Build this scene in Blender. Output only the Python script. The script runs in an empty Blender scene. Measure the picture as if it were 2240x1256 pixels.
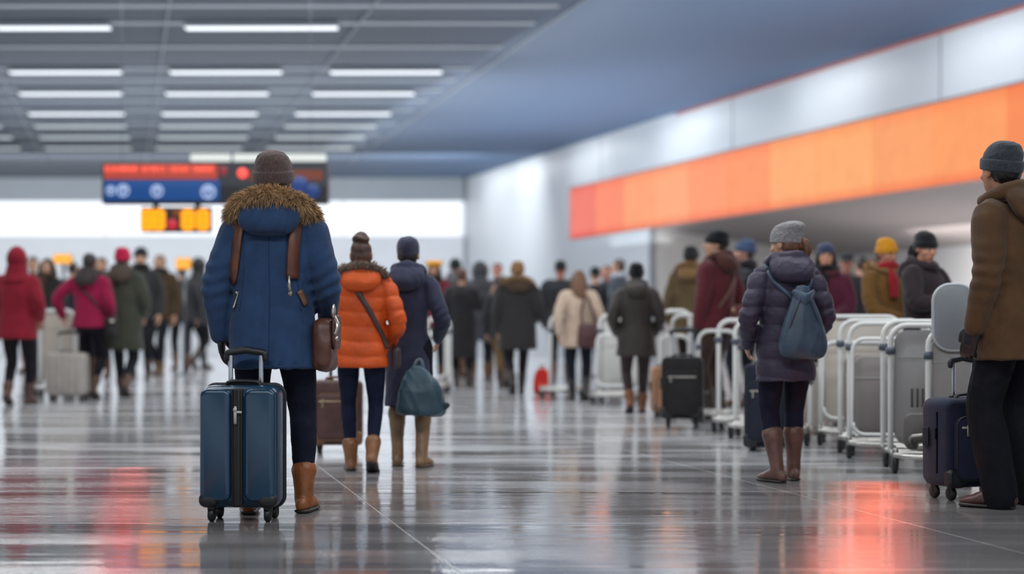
import bpy, bmesh, math, random
import numpy as np
from mathutils import Vector, Matrix
from mathutils.bvhtree import BVHTree

random.seed(7)
RNG = np.random.default_rng(11)
F, CX, HZ, CZ = 3600.0, 1120.0, 700.0, 0.95      # focal length and horizon of the 2240 px wide photo, eye height
SC = bpy.context.scene
COL = SC.collection


def at(px, py, Y):
    return Vector(((px - CX) * Y / F, Y, CZ + (HZ - py) * Y / F))


def ground(px, py):
    Y = F * CZ / (py - HZ)
    return Vector(((px - CX) * Y / F, Y, 0.0))


# ---------------------------------------------------------------- geometry
class G:
    def __init__(s):
        s.v = []; s.f = []; s.n = 0

    def add(s, V, Fc):
        V = np.asarray(V, float)
        s.v.append(V)
        n = s.n
        s.f += [tuple(i + n for i in f) for f in Fc]
        s.n += len(V)
        return s

    def verts(s):
        return np.concatenate(s.v) if s.v else np.zeros((0, 3))

    def xf(s, M):
        R = np.array(M.to_3x3()); t = np.array(M.translation)
        s.v = [v @ R.T + t for v in s.v]
        return s

    def join(s, o):
        for f in o.f:
            s.f.append(tuple(i + s.n for i in f))
        s.v += o.v
        s.n += o.n
        return s


def cat(P, n):
    """Catmull-Rom resample of rows P with n steps per span."""
    P = np.asarray(P, float)
    if n <= 1 or len(P) < 3:
        return P
    Q = np.vstack([2 * P[0] - P[1], P, 2 * P[-1] - P[-2]])
    out = []
    for i in range(1, len(Q) - 2):
        a, b, c, d = Q[i - 1], Q[i], Q[i + 1], Q[i + 2]
        for k in range(n):
            t = k / n
            out.append(0.5 * (2 * b + (c - a) * t + (2 * a - 5 * b + 4 * c - d) * t * t + (3 * b - a - 3 * c + d) * t ** 3))
    out.append(P[-1])
    return np.array(out)


def ring_faces(m, seg, closed_ends=True, loop=False):
    fs = []
    for i in range(m if loop else m - 1):
        a, b = i * seg, ((i + 1) % m) * seg
        for j in range(seg):
            k = (j + 1) % seg
            fs.append((a + j, a + k, b + k, b + j))
    if closed_ends and not loop:
        fs.append(tuple(range(seg - 1, -1, -1)))
        fs.append(tuple((m - 1) * seg + j for j in range(seg)))
    return fs


def tube(path, rad, seg=12, n=4, ref=(1, 0, 0), cap=True, loop=False):
    path = np.asarray(path, float)
    rad = np.asarray(rad, float)
    if rad.ndim == 0:
        rad = np.full(len(path), float(rad))
    if rad.ndim == 1:
        rad = np.stack([rad, rad], 1)
    D = np.hstack([path, rad])
    if loop:
        L0 = len(D); n = max(n, 1)
        D = cat(np.vstack([D[-1:], D, D[:2]]), n)[n:n + L0 * n]
    else:
        D = cat(D, n)
    P, R = D[:, :3], np.maximum(D[:, 3:], 1e-4)
    m = len(P)
    T = np.zeros_like(P)
    if loop:
        T = np.roll(P, -1, 0) - np.roll(P, 1, 0)
    else:
        T[1:-1] = P[2:] - P[:-2]
        T[0] = P[1] - P[0]; T[-1] = P[-1] - P[-2]
    T /= np.linalg.norm(T, axis=1, keepdims=True) + 1e-12
    u = np.array(ref, float)
    if abs(np.dot(u / np.linalg.norm(u), T[0])) > .93:
        u = np.array((0, 0, 1.0)) if abs(T[0][2]) < .9 else np.array((0, 1.0, 0))
    if cap and not loop:        # rounded ends
        pre, post = [], []
        for a in (80, 55, 28):
            s, c = math.sin(math.radians(a)), math.cos(math.radians(a))
            pre.append((P[0] - T[0] * R[0].min() * s, R[0] * c, T[0]))
            post.append((P[-1] + T[-1] * R[-1].min() * s, R[-1] * c, T[-1]))
        seq = pre + list(zip(P, R, T)) + post[::-1]
    else:
        seq = list(zip(P, R, T))
    ang = np.arange(seg) * 2 * math.pi / seg
    V = []
    for p, r, t in seq:
        u = u - t * np.dot(u, t)
        u /= np.linalg.norm(u) + 1e-12
        w = np.cross(t, u)
        V.append(p + np.outer(np.cos(ang) * r[0], u) + np.outer(np.sin(ang) * r[1], w))
    return np.concatenate(V), ring_faces(len(seq), seg, True, loop)


def stack(rows, seg=24, n=4, p=2.0):
    """Closed stack of horizontal super-ellipses: rows (z, cx, cy, rx, ry)."""
    D = cat(np.asarray(rows, float), n)
    a = np.arange(seg) * 2 * math.pi / seg
    c, s = np.cos(a), np.sin(a)
    cc = np.sign(c) * np.abs(c) ** (2 / p); ss = np.sign(s) * np.abs(s) ** (2 / p)
    V = [np.stack([cx + abs(rx) * cc, cy + abs(ry) * ss, np.full(seg, z)], 1) for z, cx, cy, rx, ry in D]
    fs = ring_faces(len(D), seg)
    if D[0][0] > D[-1][0]:
        fs = [f[::-1] for f in fs]
    return np.concatenate(V), fs


def ell(c, r, seg=16, M=None):
    rows = []
    for i in range(1, 10):
        t = math.pi * i / 10 - math.pi / 2
        rows.append((math.sin(t) * r[2], 0, 0, math.cos(t) * r[0], math.cos(t) * r[1]))
    rows = [(-r[2] * .995, 0, 0, r[0] * .08, r[1] * .08)] + rows + [(r[2] * .995, 0, 0, r[0] * .08, r[1] * .08)]
    V, f = stack(rows, seg, 1)
    if M is not None:
        V = V @ np.array(M.to_3x3()).T
    return V + np.array(c), f


def rbox(c, size, r=.01, seg=3, M=None):
    bm = bmesh.new()
    bmesh.ops.create_cube(bm, size=1)
    for v in bm.verts:
        v.co = Vector((v.co.x * size[0], v.co.y * size[1], v.co.z * size[2]))
    r = min(r, min(size) * .49)
    if r > 0:
        bmesh.ops.bevel(bm, geom=bm.edges[:], offset=r, segments=seg, profile=.5, affect='EDGES')
    bm.verts.index_update()
    V = np.array([v.co[:] for v in bm.verts])
    fs = [tuple(v.index for v in f.verts) for f in bm.faces]
    bm.free()
    if M is not None:
        V = V @ np.array(M.to_3x3()).T
    return V + np.array(c), fs


def slab(c, w, d, h, rad, edge=.012, seg=6, axis='y', taper=0.0):
    """Rounded-rectangle slab: w by h outline with corner radius rad, thickness d along y, edges rounded by edge."""
    def outline(ins):
        r = max(rad - ins, .002); hw, hh = w / 2 - ins, h / 2 - ins
        pts = []
        for qx, qz, a0 in ((1, 1, 0), (-1, 1, 90), (-1, -1, 180), (1, -1, 270)):
            for i in range(seg + 1):
                a = math.radians(a0 + 90 * i / seg)
                pts.append((qx * (hw - r) + r * math.cos(a), qz * (hh - r) + r * math.sin(a)))
        return pts
    V = []
    lev = [(-d / 2, edge), (-d / 2 + edge * .3, edge * .3), (-d / 2 + edge, 0), (d / 2 - edge, 0), (d / 2 - edge * .3, edge * .3), (d / 2, edge)]
    for y, ins in lev:
        for x, z in outline(ins):
            V.append((x * (1 - taper * z), y, z))
    k = 4 * (seg + 1)
    fs = ring_faces(len(lev), k)
    return np.array(V) + np.array(c), [f[::-1] for f in fs]


def cyl(a, b, r, seg=16, r2=None):
    return tube([a, b], [r, r if r2 is None else r2], seg, 1, cap=False)


def mesh_from(g, name='m'):
    me = bpy.data.meshes.new(name)
    me.from_pydata([tuple(v) for v in g.verts()], [], g.f)
    me.update()
    me.polygons.foreach_set('use_smooth', [True] * len(me.polygons))
    return me


def fuse(g, voxel, it=2, fac=.5):
    me = mesh_from(g)
    o = bpy.data.objects.new('tmp', me); COL.objects.link(o)
    m = o.modifiers.new('r', 'REMESH'); m.mode = 'VOXEL'; m.voxel_size = voxel; m.use_smooth_shade = True
    if it:
        s = o.modifiers.new('s', 'SMOOTH'); s.factor = fac; s.iterations = it
    dg = bpy.context.evaluated_depsgraph_get()
    me2 = bpy.data.meshes.new_from_object(o.evaluated_get(dg))
    bpy.data.objects.remove(o); bpy.data.meshes.remove(me)
    return me2


def coords(me):
    a = np.empty(len(me.vertices) * 3); me.vertices.foreach_get('co', a)
    return a.reshape(-1, 3)


def set_coords(me, a):
    me.vertices.foreach_set('co', np.ascontiguousarray(a).ravel()); me.update()


def displace(me, fn):
    co = coords(me)
    n = np.empty(len(co) * 3); me.vertices.foreach_get('normal', n)
    set_coords(me, co + n.reshape(-1, 3) * fn(co)[:, None])


def scale_mesh(me, k):
    set_coords(me, coords(me) * k)


def folds(co, seed, freq=14, squash=(1, 1, .55)):
    """Soft cloth folds: warped ridges, about -1..1."""
    r = np.random.default_rng(seed)
    c = co * np.array(squash) * freq
    w = np.zeros_like(c)
    for i in range(3):
        d = r.normal(size=3) * .7
        w[:, i] = np.sin(c @ d + r.uniform(0, 6)) * .9
    c = c + w
    out = np.zeros(len(co))
    for i in range(4):
        d = r.normal(size=3); d /= np.linalg.norm(d)
        f = 1.0 + i * .7
        out += (1 - 2 * np.abs(np.sin(c @ d * f + r.uniform(0, 6)))) / (1 + .6 * i)
    return out / 2.2


# ---------------------------------------------------------------- materials
def lin(h):
    h = h.lstrip('#')
    out = []
    for i in (0, 2, 4):
        c = int(h[i:i + 2], 16) / 255
        out.append(c / 12.92 if c <= .04045 else ((c + .055) / 1.055) ** 2.4)
    return (*out, 1.0)


MATS = {}


def mat(hexc, kind='cloth', emit=0.0):
    key = (hexc, kind, emit)
    if key in MATS:
        return MATS[key]
    m = bpy.data.materials.new(kind + '_' + hexc.lstrip('#'))
    m.use_nodes = True
    nt = m.node_tree; N = nt.nodes; L = nt.links
    b = N['Principled BSDF']
    col = lin(hexc)
    b.inputs['Base Color'].default_value = col
    tc = N.new('ShaderNodeTexCoord')

    def noise(scale, detail=3, rough=.6):
        n = N.new('ShaderNodeTexNoise'); n.inputs['Scale'].default_value = scale
        n.inputs['Detail'].default_value = detail; n.inputs['Roughness'].default_value = rough
        L.new(tc.outputs['Object'], n.inputs['Vector'])
        return n

    def vary(n, lo, hi):
        r = N.new('ShaderNodeMapRange')
        r.inputs[1].default_value = .3; r.inputs[2].default_value = .7
        r.inputs[3].default_value = lo; r.inputs[4].default_value = hi
        L.new(n.outputs['Fac'], r.inputs[0])
        x = N.new('ShaderNodeMix'); x.data_type = 'RGBA'; x.blend_type = 'MULTIPLY'; x.inputs[0].default_value = 1
        x.inputs[6].default_value = col
        L.new(r.outputs[0], x.inputs[7]); L.new(x.outputs[2], b.inputs['Base Color'])

    def bump(n, strength, dist=.01, out='Fac'):
        p = N.new('ShaderNodeBump'); p.inputs['Strength'].default_value = strength; p.inputs['Distance'].default_value = dist
        L.new(n.outputs[out], p.inputs['Height']); L.new(p.outputs[0], b.inputs['Normal'])

    R = 'Roughness'
    b.inputs[R].default_value = .8
    sp = b.inputs['Specular IOR Level']
    if kind == 'cloth':
        sp.default_value = .25
        vary(noise(9), .82, 1.15); bump(noise(70, 4), .35, .006)
        b.inputs['Sheen Weight'].default_value = .12
    elif kind == 'puffer':
        b.inputs[R].default_value = .5; sp.default_value = .35
        vary(noise(7), .85, 1.12); bump(noise(26, 4), .5, .012)
    elif kind == 'knit':
        sp.default_value = .1; b.inputs[R].default_value = .95; b.inputs['Sheen Weight'].default_value = .25
        vary(noise(150, 2), .55, 1.45); bump(noise(170, 2), .8, .006)
    elif kind == 'denim':
        sp.default_value = .15; vary(noise(14), .75, 1.25); bump(noise(40, 3), .4, .008)
    elif kind == 'leather':
        b.inputs[R].default_value = .42; vary(noise(12), .7, 1.25); bump(noise(60, 3), .25, .004)
    elif kind == 'skin':
        b.inputs[R].default_value = .5; vary(noise(18), .92, 1.06)
        b.inputs['Subsurface Weight'].default_value = .08; b.inputs['Subsurface Radius'].default_value = (.01, .004, .002)
    elif kind == 'hair':
        b.inputs[R].default_value = .45
        mp = N.new('ShaderNodeMapping'); mp.inputs['Scale'].default_value = (90, 90, 9)
        L.new(tc.outputs['Object'], mp.inputs[0])
        n = N.new('ShaderNodeTexNoise'); n.inputs['Scale'].default_value = 1.6; n.inputs['Detail'].default_value = 3
        L.new(mp.outputs[0], n.inputs['Vector']); vary(n, .5, 1.5); bump(n, .6, .006)
    elif kind == 'fur':
        b.inputs[R].default_value = .85; sp.default_value = .15; vary(noise(24, 4), .45, 1.55)
    elif kind == 'gloss':
        b.inputs[R].default_value = .28; vary(noise(5), .9, 1.08)
        b.inputs['Coat Weight'].default_value = .25; b.inputs['Coat Roughness'].default_value = .15
        bump(noise(260, 2), .06, .002)
    elif kind == 'plastic':
        b.inputs[R].default_value = .45; vary(noise(8), .9, 1.08)
    elif kind == 'metal':
        b.inputs['Metallic'].default_value = 1.0; b.inputs[R].default_value = .33; vary(noise(10), .85, 1.1)
    elif kind == 'paint':
        b.inputs[R].default_value = .38; vary(noise(4), .93, 1.05)
    if emit:
        b.inputs['Emission Color'].default_value = col
        b.inputs['Emission Strength'].default_value = emit
    MATS[key] = m
    return m


# ---------------------------------------------------------------- objects
def put(name, geo, m, parent=None, loc=None, rz=0.0, flat=False):
    me = geo if isinstance(geo, bpy.types.Mesh) else mesh_from(geo, name)
    me.name = name
    if flat:
        me.polygons.foreach_set('use_smooth', [False] * len(me.polygons))
    me.materials.clear(); me.materials.append(m)
    o = bpy.data.objects.new(name, me); COL.objects.link(o)
    if parent is not None:
        o.parent = parent
    if loc is not None:
        o.location = loc
    o.rotation_euler.z = rz
    return o


def tag(o, label=None, catg=None, group=None, kind=None):
    if label: o['label'] = label
    if catg: o['category'] = catg
    if group: o['group'] = group
    if kind: o['kind'] = kind
    return o


def thing(name, label, catg, loc, rz=0.0, group=None):
    o = bpy.data.objects.new(name, None); COL.objects.link(o)
    o.empty_display_size = .1
    o.location = loc; o.rotation_euler.z = rz
    return tag(o, label, catg, group)


def g1(*pairs):
    g = G()
    for V, f in pairs:
        g.add(V, f)
    return g


def copy_tree(o, parent=None):
    c = o.copy(); COL.objects.link(c); c.parent = parent
    for ch in list(o.children):
        copy_tree(ch, c)
    return c
# ---------------------------------------------------------------- setting
def struct(name, g, m, flat=True):
    return tag(put(name, g, m, flat=flat), kind='structure')


def quad(*p):
    return np.array([tuple(q) for q in p], float), [tuple(range(len(p)))]


ZC = CZ + 5.0
K = -1090.0 / F                    # wall runs along direction (K, 1)
X0 = 15.97


def wall_pt(Y, z, off=0.0):        # point on the right wall; off moves it away from the hall
    n = 1 / math.hypot(1, K)
    return Vector((X0 + K * Y + off * n, Y - K * off * n * -1 * -1, z))


def wall_Y(px, off=0.0):
    return (X0 + off) * F / (px - CX - K * F)


def floor_material():
    m = bpy.data.materials.new('polished_stone_floor'); m.use_nodes = True
    nt = m.node_tree; N = nt.nodes; L = nt.links; b = N['Principled BSDF']
    tc = N.new('ShaderNodeTexCoord')

    def math_(op, a, bb=None, c=None):
        n = N.new('ShaderNodeMath'); n.operation = op
        for i, x in enumerate((a, bb, c)):
            if x is None: continue
            if isinstance(x, (int, float)): n.inputs[i].default_value = x
            else: L.new(x, n.inputs[i])
        return n.outputs[0]

    def noise(scale_xyz, scale=1.0, detail=4, rough=.6, dist=0.0):
        mp = N.new('ShaderNodeMapping'); mp.inputs['Scale'].default_value = scale_xyz
        L.new(tc.outputs['Object'], mp.inputs[0])
        n = N.new('ShaderNodeTexNoise'); n.inputs['Scale'].default_value = scale
        n.inputs['Detail'].default_value = detail; n.inputs['Roughness'].default_value = rough; n.inputs['Distortion'].default_value = dist
        L.new(mp.outputs[0], n.inputs['Vector'])
        return n.outputs['Fac']

    def rng(x, a, bb, c, d):
        r = N.new('ShaderNodeMapRange'); r.interpolation_type = 'SMOOTHSTEP'
        for i, v in enumerate((a, bb, c, d)): r.inputs[i + 1].default_value = v
        L.new(x, r.inputs[0]); return r.outputs[0]
    sep = N.new('ShaderNodeSeparateXYZ'); L.new(tc.outputs['Object'], sep.inputs[0])
    x, y = sep.outputs[0], sep.outputs[1]
    u = math_('MULTIPLY_ADD', y, .236, x)
    def joint(c, off, pitch, w):
        t = math_('DIVIDE', math_('SUBTRACT', c, off), pitch)
        fr = math_('ABSOLUTE', math_('SUBTRACT', math_('FRACT', math_('ADD', t, 100.5)), .5))
        return rng(fr, w / pitch * .5, w / pitch, 1, 0)
    j = math_('MAXIMUM', joint(u, 1.262, 2.4, .0042), joint(y, 9.12, 1.43, .005))
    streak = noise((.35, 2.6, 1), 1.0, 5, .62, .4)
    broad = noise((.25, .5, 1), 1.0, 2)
    fine = noise((9, 40, 1), 1.0, 3)
    speck = rng(noise((1, 1, 1), 55, 2, .5), .70, .76, 0, 1)
    # colour
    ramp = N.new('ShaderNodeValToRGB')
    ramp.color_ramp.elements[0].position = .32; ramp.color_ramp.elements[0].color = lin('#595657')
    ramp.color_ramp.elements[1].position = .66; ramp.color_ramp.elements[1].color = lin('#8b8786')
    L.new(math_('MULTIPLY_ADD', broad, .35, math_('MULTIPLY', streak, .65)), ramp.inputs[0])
    # base colour whitened in streaks with distance, painting in the bright wall's reflection
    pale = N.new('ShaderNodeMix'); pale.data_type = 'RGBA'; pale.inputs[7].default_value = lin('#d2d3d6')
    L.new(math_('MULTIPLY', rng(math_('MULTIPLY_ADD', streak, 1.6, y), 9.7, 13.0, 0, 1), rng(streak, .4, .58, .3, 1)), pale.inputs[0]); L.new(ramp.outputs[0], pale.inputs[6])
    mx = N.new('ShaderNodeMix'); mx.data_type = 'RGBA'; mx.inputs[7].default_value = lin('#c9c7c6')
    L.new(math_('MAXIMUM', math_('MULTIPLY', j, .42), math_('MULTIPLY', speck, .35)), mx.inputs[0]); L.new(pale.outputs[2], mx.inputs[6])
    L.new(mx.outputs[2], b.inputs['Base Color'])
    ro = math_('MULTIPLY_ADD', fine, .05, rng(streak, .36, .66, .04, .14))
    L.new(math_('MULTIPLY_ADD', j, .25, ro), b.inputs['Roughness'])
    b.inputs['Specular IOR Level'].default_value = .95
    b.inputs['IOR'].default_value = 1.5
    bp = N.new('ShaderNodeBump'); bp.inputs['Strength'].default_value = .1; bp.inputs['Distance'].default_value = .02
    h = math_('ADD', math_('MULTIPLY', noise((.7, 5.5, 1), 1.0, 3, .55, .3), 1.0), math_('MULTIPLY', math_('MULTIPLY', j, -1), .15))
    L.new(h, bp.inputs['Height']); L.new(bp.outputs[0], b.inputs['Normal'])
    return m


def flatmat(name, hexc, rough=.6, scale=1.5, amt=.06, spec=.3):
    m = bpy.data.materials.new(name); m.use_nodes = True
    nt = m.node_tree; N = nt.nodes; L = nt.links; b = N['Principled BSDF']
    b.inputs['Roughness'].default_value = rough; b.inputs['Specular IOR Level'].default_value = spec
    tc = N.new('ShaderNodeTexCoord'); n = N.new('ShaderNodeTexNoise'); n.inputs['Scale'].default_value = scale
    L.new(tc.outputs['Object'], n.inputs['Vector'])
    x = N.new('ShaderNodeMix'); x.data_type = 'RGBA'
    c = lin(hexc); x.inputs[6].default_value = tuple(v * (1 - amt) for v in c[:3]) + (1,); x.inputs[7].default_value = tuple(v * (1 + amt) for v in c[:3]) + (1,)
    L.new(n.outputs['Fac'], x.inputs[0]); L.new(x.outputs[2], b.inputs['Base Color'])
    return m


def glow(name, hexc, strength):
    m = bpy.data.materials.new(name); m.use_nodes = True
    nt = m.node_tree; N = nt.nodes; L = nt.links; b = N['Principled BSDF']
    b.inputs['Base Color'].default_value = tuple(v * .15 for v in lin(hexc)[:3]) + (1,); b.inputs['Roughness'].default_value = .5
    b.inputs['Emission Color'].default_value = lin(hexc); b.inputs['Emission Strength'].default_value = strength
    tc = N.new('ShaderNodeTexCoord'); n = N.new('ShaderNodeTexNoise'); n.inputs['Scale'].default_value = .8
    L.new(tc.outputs['Object'], n.inputs['Vector'])
    r = N.new('ShaderNodeMapRange'); r.inputs[3].default_value = strength * .9; r.inputs[4].default_value = strength * 1.1
    L.new(n.outputs['Fac'], r.inputs[0]); L.new(r.outputs[0], b.inputs['Emission Strength'])
    return m


YF = 58.0
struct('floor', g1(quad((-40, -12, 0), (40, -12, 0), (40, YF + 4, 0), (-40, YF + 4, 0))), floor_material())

# ceiling: grey over the lit part, slate blue towards the right wall
m_ceil = bpy.data.materials.new('ceiling_paint'); m_ceil.use_nodes = True
_n = m_ceil.node_tree.nodes; _l = m_ceil.node_tree.links; _b = _n['Principled BSDF']
_tc = _n.new('ShaderNodeTexCoord'); _s = _n.new('ShaderNodeSeparateXYZ'); _l.new(_tc.outputs['Object'], _s.inputs[0])
_a = _n.new('ShaderNodeMath'); _a.operation = 'MULTIPLY_ADD'; _l.new(_s.outputs[1], _a.inputs[0]); _a.inputs[1].default_value = .236; _l.new(_s.outputs[0], _a.inputs[2])
_r = _n.new('ShaderNodeMapRange'); _r.interpolation_type = 'SMOOTHSTEP'; _r.inputs[1].default_value = 4.0; _r.inputs[2].default_value = 11.5; _l.new(_a.outputs[0], _r.inputs[0])
_m = _n.new('ShaderNodeMix'); _m.data_type = 'RGBA'; _m.inputs[6].default_value = lin('#5a6069'); _m.inputs[7].default_value = lin('#5f738f')
_l.new(_r.outputs[0], _m.inputs[0]); _l.new(_m.outputs[2], _b.inputs['Base Color']); _b.inputs['Roughness'].default_value = .75; _b.inputs['Specular IOR Level'].default_value = .2
struct('ceiling', g1(rbox((0, (YF - 12) / 2, ZC + .1), (90, YF + 14, .2), 0)), m_ceil)

# far wall: grey bulkhead, bright window strip, pale wall under it
zs1, zs0 = at(0, 440, YF).z, at(0, 516, YF).z
xr = at(1014, 0, YF).x
m_bulk = flatmat('bulkhead_grey', '#8b9299', .6)
m_pale = flatmat('pale_wall', '#c3c7cc', .55)
struct('wall_back', g1(rbox(((xr - 40) / 2, YF + .15, (zs1 + ZC) / 2), (xr + 40, .3, ZC - zs1), 0),
                       rbox(((xr - 40) / 2, YF + .15, zs0 / 2), (xr + 40, .3, zs0), 0)), m_pale)
struct('trim_1', g1(rbox(((xr - 40) / 2, YF - .08, (zs1 + ZC) / 2), (xr + 40, .12, ZC - zs1), 0)), m_bulk)
win = tag(put('window_1', g1(rbox(((xr - 40) / 2, YF + .2, (zs0 + zs1) / 2), (xr + 40, .1, zs1 - zs0), 0)), glow('bright_window_strip', '#f3f7ff', 1.15), flat=True), kind='structure')
gfr = G()
for i in range(9):
    gfr.add(*rbox((xr - .05 - i * 4.2, YF + .1, (zs0 + zs1) / 2), (.05, .1, zs1 - zs0), 0))
put('window_frame', gfr, flatmat('window_frame_white', '#e4e8ee', .5), parent=win, flat=True)
# right wall
m_wall = flatmat('white_wall_panels', '#b9bec3', .45, .3, .05, .4)


def wall_box(Y0, Y1, z0, z1, th=.2, off=0.0):
    a, b = np.array(wall_pt(Y0, 0, off)), np.array(wall_pt(Y1, 0, off))
    d = (b - a) / np.linalg.norm(b - a); nrm = np.array((d[1], -d[0], 0)) * th
    V = []
    for z in (z0, z1):
        for p in (a, b, b + nrm, a + nrm):
            V.append((p[0], p[1], z))
    return np.array(V), [(0, 3, 2, 1), (4, 5, 6, 7), (0, 1, 5, 4), (1, 2, 6, 5), (2, 3, 7, 6), (3, 0, 4, 7)]


zb1 = CZ + 523 * wall_Y(2240) / F
zb0 = CZ + 322 * wall_Y(2240) / F
Yband0, Yband1 = 12.0, wall_Y(1245)
Yrec = wall_Y(1420)                     # lower wall steps back nearer than this
struct('wall_right', g1(wall_box(-4, YF + 1, zb1, ZC), wall_box(Yband1, YF + 1, 0, zb1), wall_box(Yrec, Yband1, 0, zb0)), m_wall)
m_low = flatmat('lower_wall_white', '#b7b7b8', .5, .4, .05)
OFF = 5.2
struct('wall_recess', g1(wall_box(-4, Yrec + .6, 0, 3.2, .2, OFF)), m_low)
# end face of the recess
pa, pb = wall_pt(Yrec, 0), wall_pt(Yrec, 0, OFF + .3)
struct('wall_return', g1(quad((pa.x, pa.y, 0), (pb.x, pb.y, 0), (pb.x, pb.y, 3.4), (pa.x, pa.y, 3.4))), flatmat('cream_wall', '#cdc9c4', .55))
# sloping soffit below the band
c0, c1 = wall_pt(-4, zb0), wall_pt(Yrec, zb0)
d0, d1 = wall_pt(-4, 2.62, OFF), wall_pt(Yrec, 2.62, OFF)
struct('soffit_ceiling', g1(quad(c0, c1, d1, d0)), flatmat('soffit_grey', '#8a8280', .6))
# seams of the upper wall, dark gap over the band, thin red lamp line under the ceiling
gs = G()
for Yq in (wall_Y(2057), wall_Y(2057) + 8.2, wall_Y(2057) + 16.4, wall_Y(2057) - 8.2):
    gs.add(*wall_box(Yq - .015, Yq + .015, zb1, ZC, -.008))
gs.add(*wall_box(10, Yband1, zb1 - .02, zb1 + .02, -.012))
struct('trim_3', gs, flatmat('wall_seams', '#777c82', .6))
tag(put('ceiling_light_line', g1(wall_box(10, wall_Y(1480), ZC - .07, ZC - .02, -.03)), glow('red_line', '#d8604a', .3), flat=True),
    'thin red lit line along the edge of the blue ceiling above the white wall', 'light')

# orange light band
band = thing('light_band', 'long glowing orange panel band running along the right wall', 'light', wall_pt(Yband1, zb0))
bt = ['#f57f70', '#ff9070', '#ffa476', '#ffaa7c', '#ff9c70', '#ff9a68', '#ffac70', '#ffac6c', '#ffa266', '#ff9e60', '#fa8c54', '#f4824e', '#ee7446', '#ec7244', '#ec7244', '#ec7244', '#ec7244', '#ec7244', '#ec7244']


def band_mat(hexc):
    m = bpy.data.materials.new('orange_glow_' + hexc[1:]); m.use_nodes = True
    nt = m.node_tree; N = nt.nodes; L = nt.links; b = N['Principled BSDF']
    tc = N.new('ShaderNodeTexCoord'); sp = N.new('ShaderNodeSeparateXYZ'); L.new(tc.outputs['Generated'], sp.inputs[0])
    r = N.new('ShaderNodeValToRGB'); e = r.color_ramp.elements
    c = lin(hexc); deep = (c[0] * .95, c[1] * .55, c[2] * .55, 1)
    e[0].position = 0; e[0].color = deep; e[1].position = 1; e[1].color = (c[0], c[1] * .75, c[2] * .7, 1)
    q = e.new(.16); q.color = c; q = e.new(.8); q.color = c
    L.new(sp.outputs[2], r.inputs[0])
    L.new(r.outputs[0], b.inputs['Emission Color']); b.inputs['Base Color'].default_value = (c[0] * .05, c[1] * .05, c[2] * .03, 1); b.inputs['Specular IOR Level'].default_value = .15
    n = N.new('ShaderNodeTexNoise'); n.inputs['Scale'].default_value = 2.2; L.new(tc.outputs['Object'], n.inputs['Vector'])
    mr = N.new('ShaderNodeMapRange'); mr.inputs[3].default_value = .82; mr.inputs[4].default_value = 1.0
    L.new(n.outputs['Fac'], mr.inputs[0]); L.new(mr.outputs[0], b.inputs['Emission Strength'])
    return m


bm_cache = {}
np_ = 16
Ys = np.linspace(Yband1, 14.0, np_ + 1)
for i in range(np_):
    a, b_ = Ys[i + 1], Ys[i]
    g = g1(wall_box(a + .018, b_ - .018, zb0 + .01, zb1 - .02, .05, .02))
    g.v = [v - np.array(band.location) for v in g.v]
    h = bt[i]
    if h not in bm_cache: bm_cache[h] = band_mat(h)
    put('panel', g, bm_cache[h], parent=band, flat=True)
g = g1(wall_box(13.5, Yband1, zb0 - .03, zb0, .12, -.0)); g.v = [v - np.array(band.location) for v in g.v]
put('edge_rail', g, mat('#8a5a4c', 'paint'), parent=band, flat=True)

# ceiling lights: rows of long fittings
m_dif = glow('lamp_diffuser', '#f2f8ff', 1.6)
m_dif2 = glow('lamp_diffuser_far', '#dfe8ea', .85)
m_house = flatmat('light_rail_grey', '#a2a9b0', .4)
light_group = 'rows of long ceiling lights'
rows = [(48, 3, 2.55), (147, 3, 2.2), (195, 3, 2.2), (240, 3, 2.25), (268, 3, 2.3), (293, 3, 2.4), (317, 3, 2.45)]
words_r = ['nearest', 'second nearest', 'third nearest', 'fourth', 'fifth', 'sixth', 'farthest']
words_c = ['left', 'middle', 'right']
gl = [g1(rbox((0, 0, .035), (1, .26, .07), .01)), g1(rbox((0, 0, -.004), (1, .22, .03), .008))]
for ri, (py, nc, ln) in enumerate(rows):
    Y = 5.0 * F / (HZ - py)
    for ci in range(-1, nc):
        if ri == 0 and ci == 2: continue
        Xc = .99 + 3.17 * (ci - 1) - .236 * Y + .05
        x0 = Xc - (.12 if ri else 0); x1 = x0 + (ln if (ri, ci) != (0, 0) else 1.9)
        pxr = x1 / Y * F + CX
        if pxr < 0: continue
        lab = ('long white ceiling light in the %s row, %s one of its row' % (words_r[ri], words_c[ci])) if ci >= 0 else \
              'long white ceiling light cut off at the left edge in the %s row' % words_r[ri]
        t = thing('ceiling_light', lab, 'ceiling light', ((x0 + x1) / 2, Y, ZC - .1), math.radians(-.5), light_group)
        for nm, gg, mm in (('housing', gl[0], m_house), ('diffuser', gl[1], m_dif if ri < 4 else m_dif2)):
            g = G(); g.add(gg.v[0] * np.array([x1 - x0, 1, 1]), gg.f)
            put(nm, g, mm, parent=t, flat=True)
# continuous rails between the fittings and seams along the hall
gr = G()
for py in [-75, -23, 10, 48, 100, 147, 172, 195, 218, 240, 268, 293, 317]:
    Y = 5.0 * F / (HZ - py)
    e = 6.9 - .236 * Y
    gr.add(*rbox(((e - 30) / 2, Y, ZC - .0), (e + 30, .2, .06), 0))
struct('trim_4', gr, flatmat('ceiling_rails', '#8b939b', .35))
gd = G()
for c in (-5.5, -2.5, .72, 3.95, 7.15):
    a, b_ = (c - .236 * 12, 12), (c - .236 * 52, 52)
    gd.add(*tube([(a[0], a[1], ZC - .03), (b_[0], b_[1], ZC - .02)], .022, 6, 1))
struct('trim_5', gd, flatmat('ceiling_seams', '#6d757e', .4))

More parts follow.
